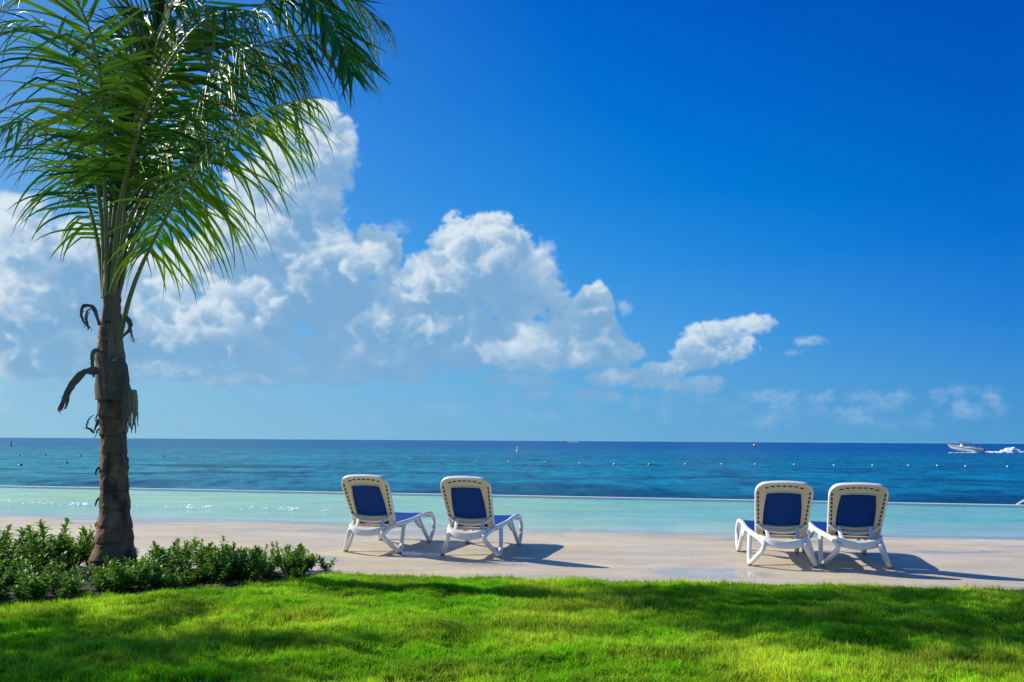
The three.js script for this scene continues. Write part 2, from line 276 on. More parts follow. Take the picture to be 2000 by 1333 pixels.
// ------------------------------------------------------------------ sea to the horizon
{
  const rows = 420, P = [], C = [], I = [], angles = [];
  for (let a = -80; a < -42; a += 2) angles.push(a); for (let a = -42; a <= 42; a += 0.068) angles.push(a); for (let a = 44; a <= 80; a += 2) angles.push(a);
  const n = angles.length, wave = (x, z, d) => 0.22 * noise3(x * 0.045, z * 0.11, 1) + 0.10 * noise3(x * 0.16, z * 0.42, 2) + 0.09 * noise3(x * 0.5 + 4, z * 1.1, 3) + (d < 260 ? 0.05 * noise3(x * 1.6, z * 3.2, 4) : 0);
  for (let j = 0; j <= rows; j++) {
    const d = 24 * (24000 / 24) ** (j / rows), damp = 1 / (1 + d / 900);
    for (let i = 0; i < n; i++) {
      const a = degToRad(angles[i]), x = Math.sin(a) * d, z = -Math.cos(a) * d;
      P.push(x, SEA_Y + wave(x, z, d) * damp, z);
      // bed seen through the water: pale sand, weed and reef close in, deep blue beyond; wind streaks further out
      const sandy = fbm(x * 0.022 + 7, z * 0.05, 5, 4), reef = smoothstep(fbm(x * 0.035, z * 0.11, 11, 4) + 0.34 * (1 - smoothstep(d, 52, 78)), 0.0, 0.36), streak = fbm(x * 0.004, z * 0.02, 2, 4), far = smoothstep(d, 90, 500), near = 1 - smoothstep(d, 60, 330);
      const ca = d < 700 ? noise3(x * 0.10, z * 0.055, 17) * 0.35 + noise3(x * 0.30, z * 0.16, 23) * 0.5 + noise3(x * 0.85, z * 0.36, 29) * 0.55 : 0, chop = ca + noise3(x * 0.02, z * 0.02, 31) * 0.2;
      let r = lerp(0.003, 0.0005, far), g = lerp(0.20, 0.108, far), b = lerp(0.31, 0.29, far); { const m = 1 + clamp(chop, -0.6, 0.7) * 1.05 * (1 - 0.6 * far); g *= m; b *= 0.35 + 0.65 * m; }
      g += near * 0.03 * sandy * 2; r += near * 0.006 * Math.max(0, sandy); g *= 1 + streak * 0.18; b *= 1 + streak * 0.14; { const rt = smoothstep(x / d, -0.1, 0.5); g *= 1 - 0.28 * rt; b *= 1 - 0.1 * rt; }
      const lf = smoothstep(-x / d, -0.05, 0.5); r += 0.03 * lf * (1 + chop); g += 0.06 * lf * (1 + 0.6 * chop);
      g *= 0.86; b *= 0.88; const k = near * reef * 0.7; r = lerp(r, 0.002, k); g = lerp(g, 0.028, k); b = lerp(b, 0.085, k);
      C.push(r, g, b);
    }
  }
  for (let j = 0; j < rows; j++) for (let i = 0; i < n - 1; i++) { const a = j * n + i, b = a + n; I.push(a, a + 1, b, b, a + 1, b + 1); }
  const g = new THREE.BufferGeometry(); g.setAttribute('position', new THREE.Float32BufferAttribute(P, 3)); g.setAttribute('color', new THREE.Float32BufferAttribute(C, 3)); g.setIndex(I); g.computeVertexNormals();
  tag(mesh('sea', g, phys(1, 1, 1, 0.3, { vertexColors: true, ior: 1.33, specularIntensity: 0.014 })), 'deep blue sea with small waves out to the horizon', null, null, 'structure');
}

// ------------------------------------------------------------------ coconut palm
const V = (x, y, z) => new THREE.Vector3(x, y, z);
function tubeGeo(pts, radius, seg = 24, sides = 8, colAt, rough = 0) {       // a tapered round tube along points; radius(t)
  const c = new THREE.CatmullRomCurve3(pts), P = [], U = [], C = [], I = [], f = c.computeFrenetFrames(seg, false);
  for (let i = 0; i <= seg; i++) { const t = i / seg, p = c.getPointAt(t), r = radius(t); for (let k = 0; k <= sides; k++) { const a = k / sides * Math.PI * 2, rr = r * (1 + (rough ? rough * noise3(Math.cos(a) * 2, Math.sin(a) * 2, t * 30) : 0)); const q = p.clone().addScaledVector(f.normals[i], Math.cos(a) * rr).addScaledVector(f.binormals[i], Math.sin(a) * rr); P.push(q.x, q.y, q.z); U.push(k / sides, t); if (colAt) C.push(...colAt(t, a)); } }
  for (let i = 0; i < seg; i++) for (let k = 0; k < sides; k++) { const a = i * (sides + 1) + k, b = a + sides + 1; I.push(a, a + 1, b, b, a + 1, b + 1); }
  const g = new THREE.BufferGeometry(); g.setAttribute('position', new THREE.Float32BufferAttribute(P, 3)); g.setAttribute('uv', new THREE.Float32BufferAttribute(U, 2)); if (colAt) g.setAttribute('color', new THREE.Float32BufferAttribute(C, 3)); g.setIndex(I); g.computeVertexNormals(); return g;
}
function ribbonGeo(pts, width, normalHint, fold, colAt, thick = 0) {       // a folded strip along points: two halves meeting in a keel; width(t)
  const n = pts.length, P = [], C = [], I = [], U = [], d = V(), s = V(), up = V();
  for (let i = 0; i < n; i++) {
    d.subVectors(pts[Math.min(n - 1, i + 1)], pts[Math.max(0, i - 1)]).normalize(); s.crossVectors(d, normalHint).normalize(); up.crossVectors(s, d).normalize();
    const t = i / (n - 1), w = width(t) / 2, p = pts[i];
    for (const k of [-1, 0, 1]) { P.push(p.x + s.x * w * k + up.x * (k ? fold * w : 0), p.y + s.y * w * k + up.y * (k ? fold * w : 0), p.z + s.z * w * k + up.z * (k ? fold * w : 0)); U.push((k + 1) / 2, t); C.push(...colAt(t)); }
  }
  for (let i = 0; i < n - 1; i++) for (let k = 0; k < 2; k++) { const a = i * 3 + k, b = a + 3; I.push(a, b, a + 1, a + 1, b, b + 1); }
  const g = new THREE.BufferGeometry(); g.setAttribute('position', new THREE.Float32BufferAttribute(P, 3)); g.setAttribute('uv', new THREE.Float32BufferAttribute(U, 2)); g.setAttribute('color', new THREE.Float32BufferAttribute(C, 3)); g.setIndex(I); g.computeVertexNormals(); return g;
}
const leafMat = phys(1, 1, 1, 0.4, { vertexColors: true, transmission: 0.5, specularIntensity: 0.5, thickness: 0, ior: 1.45, side: THREE.DoubleSide });
const rachisMat = std(1, 1, 1, 0.45, { vertexColors: true });
const fibreMat = std(1, 1, 1, 0.85, { vertexColors: true, side: THREE.DoubleSide });
const DOWN = V(0, -1, 0);
// one frond along its rachis: the frond itself is the rachis; leaflets hang from it. `singles` of them are pieces of their own.
function frond(parent, pts, o) {
  const r = rng(o.seed), curve = new THREE.CatmullRomCurve3(pts), len = curve.getLength(), bare = o.bare ?? 0.22, hue = o.hue ?? 0;
  const fr = mesh('frond', tubeGeo(pts, (t) => lerp(o.thick ?? 0.032, 0.005, Math.pow(t, 0.8)), 40, 7, (t) => { const k = 1 + 0.3 * noise3(t * 40, o.seed, 1); return [lerp(0.14, 0.26, t) * k, lerp(0.13, 0.25, t) * k, 0.035 * k]; }), rachisMat, parent);
  const geos = [], n = o.n ?? 88; let made = 0;
  for (let i = 0; i < n; i++) for (const side of [-1, 1]) {
    const t = clamp(bare + (1 - bare) * (i + (r() - 0.5) * 0.7 + (side > 0 ? 0.5 : 0)) / n, 0.02, 0.995), p = curve.getPointAt(t), T = curve.getTangentAt(t), u = (t - bare) / (1 - bare);
    // sideways: level with the ground across the rachis, or given by the frond's own turn
    const S = V().crossVectors(T, o.up ?? V(0, 1, 0)).normalize().applyAxisAngle(T, (o.twist ?? 0) + (r() - 0.5) * 0.3).multiplyScalar(side), N = V().crossVectors(S, T).normalize().multiplyScalar(side);
    const ang = degToRad(lerp(o.a0 ?? 68, o.a1 ?? 24, u) + (r() - 0.5) * (o.jit ?? 24)), L = (o.leaf ?? 0.95) * 1.12 * (0.45 + 0.55 * Math.sin(Math.PI * Math.pow(clamp(u, 0, 1), 0.7) * 0.92 + 0.12)) * (0.82 + r() * 0.3) * (u > 0.93 ? 0.7 : 1);
    if (r() < (o.gap ?? 0.04)) continue;
    const d = S.clone().multiplyScalar(Math.sin(ang)).addScaledVector(T, Math.cos(ang)).addScaledVector(N, (o.lift ?? 0.15) + (r() - 0.5) * 0.25).normalize().addScaledVector(DOWN, (o.hang ?? 0.3) * (0.7 + r() * 0.6)).normalize(), q = p.clone(), path = [q.clone()], seg = 7, droop = (o.droop ?? 0.2) * (0.6 + r() * 0.9), kink = r() < (o.kink ?? 0.2) ? 2 + ((r() * 4) | 0) : 99, w0 = (o.wide ?? 0.034) * (0.7 + r() * 0.7);
    const wob = V(r() - 0.5, r() - 0.5, r() - 0.5).multiplyScalar(0.11);
    for (let k = 1; k <= seg; k++) { d.addScaledVector(DOWN, droop * (0.2 + 1.5 * (k / seg) ** 2)).add(wob); if (k === kink) d.addScaledVector(DOWN, 0.9); d.normalize(); q.addScaledVector(d, L / seg); path.push(q.clone()); }
    const dry = r() < 0.5 ? 0.55 + r() * 0.4 : 2, tone = (0.6 + r() * 0.8) * (o.tone ?? 1), yel = clamp(hue + (r() - 0.5) * 0.5, 0, 1);
    const col = (tt) => { const e = smoothstep(tt, dry, dry + 0.2); return [lerp(lerp(0.035, 0.30, yel) * tone, 0.24, e), lerp(lerp(0.17, 0.46, yel) * tone, 0.15, e), lerp(0.010 * tone, 0.05, e)]; };
    const g = ribbonGeo(path, (tt) => w0 * (tt < 0.12 ? 0.35 + tt * 5.4 : 1 - 0.95 * Math.pow((tt - 0.12) / 0.88, 1.5)), N, 0.35, col);
    if (made < (o.singles ?? 0)) { mesh('leaflet', g, leafMat, fr); made++; } else geos.push(g);
  }
  if (geos.length) tag(mesh('foliage', mergeGeometries(geos), leafMat, fr), undefined, undefined, undefined, 'stuff');
  return fr;
}
function palmTrunk(parent, prof) {
  const pts = prof.map((p) => V(p[0], p[1], p[2])), c = new THREE.CatmullRomCurve3(pts), seg = 260, sides = 48, P = [], C = [], I = [], U = [], rad = (t) => { const f = t * (prof.length - 1), i = Math.min(prof.length - 2, Math.floor(f)), s = f - i; return lerp(prof[i][3], prof[i + 1][3], s * s * (3 - 2 * s)); };
  const rings = []; { const r = rng(31); let y = 0.18; while (y < 3.6) { rings.push([y, (r() - 0.5) * 0.12, r()]); y += 0.10 + r() * 0.12; } }
  for (let i = 0; i <= seg; i++) {
    const t = i / seg, p = c.getPoint(t), R = rad(t);
    for (let k = 0; k <= sides; k++) {
      const a = k / sides * Math.PI * 2, ca = Math.cos(a), sa = Math.sin(a), y = p.y;
      let ring = 0, lip = 0; for (const [ry, tilt, s] of rings) { const d = y - ry - tilt * R * Math.cos(a - s * 6.28) * 1.6 - 0.012 * noise3(ca * 3, sa * 3, ry * 9); if (d > 0 && d < 0.14) lip = Math.max(lip, (1 - d / 0.14) * (0.5 + 0.7 * s)); if (Math.abs(d) < 0.012) ring = Math.max(ring, 1 - Math.abs(d) / 0.012); }
      const low = smoothstep(1.5 - y, 0.1, 1.2), fib = noise3(ca * 16, sa * 16, y * (low > 0.5 ? 3 : 9)), n2 = fbm(ca * 2.2, sa * 2.2, y * 2.4, 4), fringe = Math.max(0, noise3(ca * 9, sa * 9, y * 4)) * lip;
      const rr = R * (1 + 0.02 * n2 + 0.012 * fib) + 0.006 * lip + 0.017 * fringe - 0.009 * ring + 0.008 * noise3(ca * 5, sa * 5, y * 14);
      P.push(p.x + ca * rr, y, p.z + sa * rr); U.push(k / sides, y);
      const dark = smoothstep(noise3(ca * 1.4, sa * 1.4, y * 3.2) + 0.25 * smoothstep(y, 1.5, 2.0), 0.05, 0.45), tan = smoothstep(noise3(ca * 1.8 + 9, sa * 1.8, y * 4.4), 0.15, 0.5);
      const kk = (1 + 0.35 * fib + 0.3 * n2) * (1 - 0.6 * ring) * (1 + 0.35 * noise3(ca * 3, sa * 3, y * 18));
      C.push(kk * lerp(lerp(0.17, 0.06, dark), 0.30, tan * 0.5), kk * lerp(lerp(0.088, 0.028, dark), 0.155, tan * 0.5), kk * lerp(lerp(0.042, 0.015, dark), 0.07, tan * 0.5));
    }
  }
  for (let i = 0; i < seg; i++) for (let k = 0; k < sides; k++) { const a = i * (sides + 1) + k, b = a + sides + 1; I.push(a, b, a + 1, a + 1, b, b + 1); }
  const g = new THREE.BufferGeometry(); g.setAttribute('position', new THREE.Float32BufferAttribute(P, 3)); g.setAttribute('uv', new THREE.Float32BufferAttribute(U, 2)); g.setAttribute('color', new THREE.Float32BufferAttribute(C, 3)); g.setIndex(I); g.computeVertexNormals();
  return mesh('trunk', g, std(1, 1, 1, 0.85, { vertexColors: true }), parent);
}
const palm = thing('coconut_palm', -4.2, 0, -8.5);
tag(palm, 'young coconut palm with drooping fronds standing in the leafy bed on the left', 'palm tree');
{
  const B = palm.position, rel = (a) => a.map((p) => V(p[0] - B.x, p[1] - B.y, p[2] - B.z));
  const prof = [[-4.203, -0.05, 0.275], [-4.208, 0.140, 0.228], [-4.212, 0.352, 0.185], [-4.229, 0.672, 0.150], [-4.258, 0.995, 0.137], [-4.286, 1.321, 0.128], [-4.305, 1.512, 0.127], [-4.323, 1.761, 0.150], [-4.338, 1.983, 0.165], [-4.386, 2.262, 0.145], [-4.416, 2.601, 0.110], [-4.413, 2.886, 0.084], [-4.445, 3.174, 0.074], [-4.471, 3.463, 0.06]];
  palmTrunk(palm, prof.map((p) => [p[0] - B.x, p[1], -8.5 - B.z, p[2]]));
  const F = (seed, pts, o) => frond(palm, rel(pts), { seed, ...o });
  F(1, [[-4.42, 3.0, -8.50], [-4.33, 3.83, -8.55], [-4.04, 4.57, -8.60], [-3.75, 5.19, -8.70], [-3.31, 6.38, -8.90], [-2.84, 7.0, -9.10], [-2.2, 7.1, -9.30], [-1.6, 6.7, -9.40]], { bare: 0.28, droop: 0.22, hang: 0.75, leaf: 1.3, hue: 0.4, n: 92, gap: 0.1, singles: 60, a0: 75 });
  F(2, [[-4.39, 3.0, -8.45], [-4.30, 3.67, -8.40], [-4.22, 4.29, -8.25], [-4.11, 4.79, -8.10], [-3.89, 5.28, -7.90], [-3.61, 5.91, -7.60], [-3.34, 6.62, -7.30], [-3.10, 7.0, -6.90]], { bare: 0.2, droop: 0.12, leaf: 0.95, hue: 0.0, tone: 0.5, up: V(-0.3, 0.3, 1), singles: 60, wide: 0.044, n: 120, hang: 0.05, a0: 44, a1: 20, jit: 12 });
  F(3, [[-4.50, 3.0, -8.50], [-4.59, 3.81, -8.50], [-4.74, 4.42, -8.55], [-4.89, 4.99, -8.60], [-5.07, 5.61, -8.60], [-5.32, 6.1, -8.60], [-5.67, 6.3, -8.60], [-6.1, 6.2, -8.60]], { bare: 0.16, droop: 0.2, leaf: 1.0, hue: 0.1, gap: 0.42, kink: 0.45, up: V(0.6, 0.3, 1), wide: 0.032, lift: 0.0, n: 62 });
  F(4, [[-4.27, 2.45, -8.40], [-4.13, 2.95, -8.30], [-4.01, 3.27, -8.25], [-3.76, 3.73, -8.15], [-3.50, 4.11, -8.05], [-3.09, 4.54, -7.90], [-2.59, 4.87, -7.80], [-2.08, 4.97, -7.70]], { bare: 0.3, droop: 0.22, hang: 0.8, leaf: 1.02, hue: 0.8, n: 92, gap: 0.14, singles: 80, thick: 0.03, a0: 80 });
  F(5, [[-4.38, 2.9, -8.50], [-4.33, 3.49, -8.60], [-4.29, 4.14, -8.90], [-4.20, 4.95, -9.30], [-3.96, 5.87, -9.70], [-3.52, 6.5, -10.10], [-2.98, 6.70, -10.40]], { bare: 0.25, droop: 0.22, hang: 0.75, leaf: 1.25, hue: 0.45 });
  F(6, [[-4.44, 3.0, -8.50], [-4.46, 4.23, -8.70], [-4.25, 5.57, -8.90], [-3.80, 6.81, -9.00], [-3.13, 7.29, -9.00], [-2.54, 6.92, -8.95], [-2.13, 6.30, -8.90], [-1.92, 5.75, -8.85]], { bare: 0.3, droop: 0.04, hang: 0.05, jit: 8, gap: 0, leaf: 1.12, hue: 0.05, up: V(0.5, 0.4, 1), singles: 100, wide: 0.05, a0: 64, a1: 26, n: 84 });
  F(7, [[-4.42, 3.0, -8.40], [-4.41, 3.96, -8.20], [-4.34, 4.70, -7.90], [-4.28, 5.29, -7.60], [-4.28, 5.67, -7.20], [-4.38, 5.75, -6.80], [-4.5, 5.5, -6.40]], { bare: 0.3, droop: 0.16, leaf: 0.95, hue: 0.8, gap: 0.2 });
  F(8, [[-4.51, 3.0, -8.60], [-4.78, 4.20, -9.00], [-5.08, 5.36, -9.50], [-5.32, 6.4, -10.00], [-5.50, 7.3, -10.50], [-5.68, 7.8, -11.10]], { bare: 0.25, droop: 0.15, leaf: 0.95, hue: 0.2, gap: 0.3, tone: 0.8, a0: 52 });
  F(9, [[-4.54, 3.0, -8.55], [-4.77, 3.70, -8.75], [-5.10, 4.33, -9.00], [-5.57, 5.01, -9.30], [-6.15, 5.50, -9.60], [-6.69, 5.5, -9.80]], { bare: 0.25, droop: 0.28, leaf: 0.9, hue: 0.2, gap: 0.45, kink: 0.45, wide: 0.031, n: 60 });
  F(10, [[-4.38, 3.0, -8.40], [-4.20, 3.93, -8.10], [-3.79, 4.58, -7.60], [-3.31, 5.04, -7.10], [-2.82, 5.25, -6.70], [-2.31, 5.10, -6.30]], { bare: 0.3, droop: 0.3, leaf: 0.95, hue: 0.3, gap: 0.25, tone: 0.8 });
  // sheaths of old leaves round the top of the trunk, dried and curling
  const brown = (k) => (t) => [0.30 * k * (1 + 0.3 * noise3(t * 30, k * 9, 1)), 0.20 * k, 0.135 * k];
  const fray = rng(404), hairs = (pts, n, len, k) => {       // fibres standing off a dried strip
    const c = new THREE.CatmullRomCurve3(rel(pts)), g = []; for (let i = 0; i < n; i++) { const p = c.getPoint(fray()), d = V(fray() - 0.5, fray() - 0.75, fray() - 0.5).normalize(), q = p.clone().addScaledVector(d, len * (0.4 + fray() * 0.8)); g.push(ribbonGeo([p, p.clone().lerp(q, 0.5).add(V(0, -0.01, 0)), q], (t) => 0.007 * (1 - 0.8 * t), V(0, 0, 1), 0, brown(k))); }
    return g;
  };
  const strip = (name, pts, w, k, hint = V(0.8, 0.3, 1), label) => {
    const n = name === 'dry_sheath' ? 3 : 1, gs = [];       // a dried sheath splits into a few strips
    for (let i = 0; i < n; i++) { const o = i ? V((fray() - 0.5) * 0.05, (fray() - 0.5) * 0.05, (fray() - 0.5) * 0.05) : V(), cut = i ? 0.55 + fray() * 0.4 : 1, cp = new THREE.CatmullRomCurve3(rel(pts)).getPoints(26).slice(0, Math.round(26 * cut)).map((p, j) => p.clone().addScaledVector(o, j / 14).add(V(0, 0.006 * noise3(j * 0.9, i, k * 9), 0.012 * noise3(j * 0.7, i + 5, k * 9)))); gs.push(ribbonGeo(cp, (t) => w(t) * (n > 1 ? (i ? 0.4 : 0.7) : 1) * (0.85 + 0.35 * noise3(t * 9, i * 3, k * 5)), hint, 0.3, brown(k * (1 - i * 0.12)))); }
    gs.push(...hairs(pts, n > 1 ? 16 : 5, 0.06, k));
    const m = mesh(name, mergeGeometries(gs), fibreMat, palm); if (label) m.userData.label = label; return m;
  };
  const taper = (w) => (t) => w * (1 - 0.75 * t) * (0.6 + 0.4 * Math.min(1, t * 5));
  strip('dry_sheath', [[-4.47, 2.66, -8.37], [-4.56, 2.86, -8.37], [-4.66, 2.87, -8.38], [-4.69, 2.78, -8.39], [-4.63, 2.68, -8.38], [-4.55, 2.62, -8.37]], taper(0.09), 0.6);
  strip('dry_sheath', [[-4.58, 2.62, -8.36], [-4.62, 2.72, -8.37], [-4.62, 2.82, -8.38], [-4.57, 2.87, -8.40]], taper(0.06), 0.6);
  strip('dry_sheath', [[-4.33, 2.70, -8.37], [-4.24, 2.75, -8.35], [-4.16, 2.72, -8.34], [-4.12, 2.63, -8.33], [-4.20, 2.52, -8.33], [-4.26, 2.42, -8.33]], (t) => 0.14 * (1 - 0.9 * t), 0.62);
  strip('dry_sheath', [[-4.13, 2.66, -8.34], [-4.10, 2.58, -8.33], [-4.06, 2.46, -8.33]], taper(0.05), 0.55);
  strip('dry_sheath', [[-4.40, 2.15, -8.36], [-4.48, 2.16, -8.34], [-4.58, 2.15, -8.34], [-4.68, 2.05, -8.34], [-4.76, 1.92, -8.34], [-4.79, 1.80, -8.34], [-4.83, 1.72, -8.34]], (t) => 0.14 * (1 - 0.55 * t) * (0.7 + 0.5 * Math.abs(Math.sin(t * 9))), 0.55);
  strip('dry_sheath', [[-4.26, 2.22, -8.33], [-4.18, 2.26, -8.33], [-4.13, 2.18, -8.33], [-4.15, 2.02, -8.33]], taper(0.12), 0.7);
  strip('dry_sheath', [[-4.28, 2.30, -8.33], [-4.19, 2.27, -8.32], [-4.13, 2.12, -8.32], [-4.12, 1.92, -8.32], [-4.09, 1.72, -8.32]], (t) => 0.15 * (1 - 0.5 * t), 0.6);
  strip('dry_sheath', [[-4.45, 2.40, -8.35], [-4.50, 2.36, -8.34], [-4.50, 2.24, -8.34], [-4.47, 2.08, -8.34]], taper(0.11), 0.7);
  strip('dry_sheath', [[-4.40, 2.24, -8.33], [-4.36, 2.10, -8.32], [-4.33, 1.95, -8.32]], taper(0.12), 0.95);
  for (let k = 0; k < 14; k++) strip('dry_fibre', [[-4.21 + k * 0.012, 2.14 - k * 0.02, -8.34], [-4.17 + k * 0.012, 1.95, -8.33 + 0.01 * (k % 3)], [-4.15 + k * 0.013, 1.78 - (k % 3) * 0.05, -8.33], [-4.12 + k * 0.010 + (k % 2) * 0.03, 1.60 - (k % 4) * 0.04, -8.33]], taper(0.05), 0.6 + 0.05 * k);
  strip('dry_fibre', [[-4.44, 1.50, -8.36], [-4.48, 1.54, -8.36], [-4.52, 1.56, -8.36], [-4.50, 1.66, -8.36], [-4.44, 1.70, -8.36]], taper(0.035), 0.4);
  strip('dry_fibre', [[-4.17, 1.52, -8.36], [-4.14, 1.42, -8.36], [-4.10, 1.30, -8.36]], taper(0.04), 0.45);
  { const r = rng(61); for (let i = 0; i < 16; i++) { const y = 0.55 + r() * 1.25, a = (r() < 0.5 ? -1 : 1) * (0.9 + r() * 0.9), R = 0.135 + r() * 0.01, cx = -4.24 - y * 0.045, x = cx + Math.sin(a) * R, z = -8.5 + Math.cos(a) * R; strip('dry_fibre', [[x - Math.sin(a) * 0.03, y + 0.02, z], [x + Math.sin(a) * 0.015, y - 0.01, z], [x + Math.sin(a) * (0.02 + r() * 0.03), y - 0.05 - r() * 0.06, z]], taper(0.03 + r() * 0.03), 0.35 + r() * 0.4); } }
  // leaf bases clasping the trunk, as overlapping shells
  const shell = (y0, y1, a0, a1, r0, r1, k, tip) => {
    const P = [], C = [], I = [], n = 16, m = 14; const ax = (y) => lerp(-4.338, -4.445, (y - 1.98) / 1.2);
    for (let j = 0; j <= m; j++) for (let i = 0; i <= n; i++) { const u = i / n, v = j / m, a = lerp(a0, a1, u), edge = 1 - tip * Math.pow(Math.abs(u - 0.5) * 2, 1.5), y = lerp(y0, lerp(y0, y1, edge), v), R = lerp(r0, r1, v) + 0.01 * noise3(u * 6, v * 5, k * 7); P.push(ax(y) + Math.sin(a) * R - B.x, y, -8.5 + Math.cos(a) * R - B.z); const c = k * (1 + 0.35 * noise3(u * 22, v * 3, k)); C.push(0.21 * c, 0.12 * c, 0.065 * c); }
    for (let j = 0; j < m; j++) for (let i = 0; i < n; i++) { const a = j * (n + 1) + i, b = a + n + 1; I.push(a, a + 1, b, b, a + 1, b + 1); }
    const g = new THREE.BufferGeometry(); g.setAttribute('position', new THREE.Float32BufferAttribute(P, 3)); g.setAttribute('color', new THREE.Float32BufferAttribute(C, 3)); g.setIndex(I); g.computeVertexNormals();
    return mesh('leaf_base', g, fibreMat, palm);
  };
  shell(1.86, 2.42, -1.5, 0.5, 0.180, 0.170, 0.75, 0.5); shell(1.95, 2.36, -0.2, 1.6, 0.184, 0.165, 0.9, 0.4); shell(2.2, 2.75, -1.9, -0.3, 0.158, 0.12, 0.9, 0.5); shell(2.24, 2.8, 0.1, 1.5, 0.156, 0.108, 1.15, 0.3);
  shell(2.5, 3.15, -1.3, 0.3, 0.122, 0.086, 0.8, 0.5); shell(2.62, 3.2, 0.0, 1.7, 0.112, 0.086, 0.9, 0.5); shell(2.9, 3.42, -1.4, 0.6, 0.09, 0.076, 1.0, 0.4);
  F(11, [[-4.40, 3.0, -8.5], [-4.36, 3.9, -8.75], [-4.2, 4.9, -9.1], [-3.9, 5.9, -9.5], [-3.4, 6.7, -9.9], [-2.7, 7.0, -10.2], [-2.0, 6.7, -10.4]], { bare: 0.25, droop: 0.22, hang: 0.7, leaf: 1.25, hue: 0.1, gap: 0.1, tone: 0.7 });
  F(12, [[-4.46, 3.0, -8.5], [-4.52, 3.9, -8.6], [-4.55, 4.9, -8.8], [-4.5, 6.0, -9.0], [-4.3, 7.0, -9.1], [-3.9, 7.9, -9.1]], { bare: 0.2, droop: 0.22, leaf: 1.1, hue: 0.0, gap: 0.25, tone: 0.6, a0: 46, a1: 20 });
  // dry flower sheath hanging at the top
  strip('dry_spathe', [[-3.62, 6.35, -8.7], [-3.60, 6.0, -8.68], [-3.58, 5.75, -8.67], [-3.56, 5.5, -8.66]], (t) => 0.17 * (1 - 0.8 * t), 0.9);
}

// another palm of the row stands to the left, outside the picture; its crown shades the lawn
for (const [x, z, turn, s, label] of [[-6.7, -6.2, 2.3, 0.54, 'coconut palm left of the picture, shading the lower left of the lawn']]) {
  const c = palm.clone(); c.name = numbered('coconut_palm'); scene.add(c); c.position.set(x, 0, z); c.rotation.y = turn; c.scale.setScalar(s); c.userData.label = label;
}

// ------------------------------------------------------------------ sun loungers
const white = phys(0.76, 0.74, 0.685, 0.32, { clearcoat: 0.25, clearcoatRoughness: 0.3 });
const cream = phys(0.69, 0.58, 0.40, 0.5);
const sling = phys(0.001, 0.042, 0.22, 0.8, { specularIntensity: 0.4, side: THREE.DoubleSide, bumpMap: dataTex(64, 64, (u, v, o) => { const s = Math.sin(u * 100.5) * Math.sin(v * 100.5); o[0] = o[1] = o[2] = 0.5 + 0.5 * s; }), bumpScale: 0.0012 });
const slotMat = std(0.012, 0.012, 0.02, 0.9);
const footMat = std(0.30, 0.27, 0.23, 0.6);
function sweepGeo(pts, w, h, n = 24, side = V(1, 0, 0), r = 0.3) {          // a bar of rounded-rectangle section along a curve; w across (towards `side`), h the other way; both may vary with t
  const c = new THREE.CatmullRomCurve3(pts), P = [], I = [], prof = [];
  for (let q = 0; q < 4; q++) for (let k = 0; k < 3; k++) { const a = (q + k / 2) * Math.PI / 2, sx = [1, -1, -1, 1][q], sy = [1, 1, -1, -1][q]; prof.push([sx * (0.5 - r) + Math.cos(a) * r, sy * (0.5 - r) + Math.sin(a) * r]); }
  const m = prof.length, S = V(), N = V();
  for (let i = 0; i <= n; i++) { const t = i / n, p = c.getPointAt(t), T = c.getTangentAt(t); N.crossVectors(T, side).normalize(); S.crossVectors(N, T).normalize(); const ww = typeof w === 'function' ? w(t) : w, hh = typeof h === 'function' ? h(t) : h; for (const [x, y] of prof) P.push(p.x + S.x * x * ww + N.x * y * hh, p.y + S.y * x * ww + N.y * y * hh, p.z + S.z * x * ww + N.z * y * hh); }
  for (let i = 0; i < n; i++) for (let k = 0; k < m; k++) { const a = i * m + k, b = i * m + (k + 1) % m; I.push(a, b, a + m, b, b + m, a + m); }
  for (const [o, f] of [[0, 1], [n * m, 0]]) for (let k = 1; k < m - 1; k++) f ? I.push(o, o + k + 1, o + k) : I.push(o, o + k, o + k + 1);
  const g = new THREE.BufferGeometry(); g.setAttribute('position', new THREE.Float32BufferAttribute(P, 3)); g.setIndex(I); g.computeVertexNormals(); return g;
}
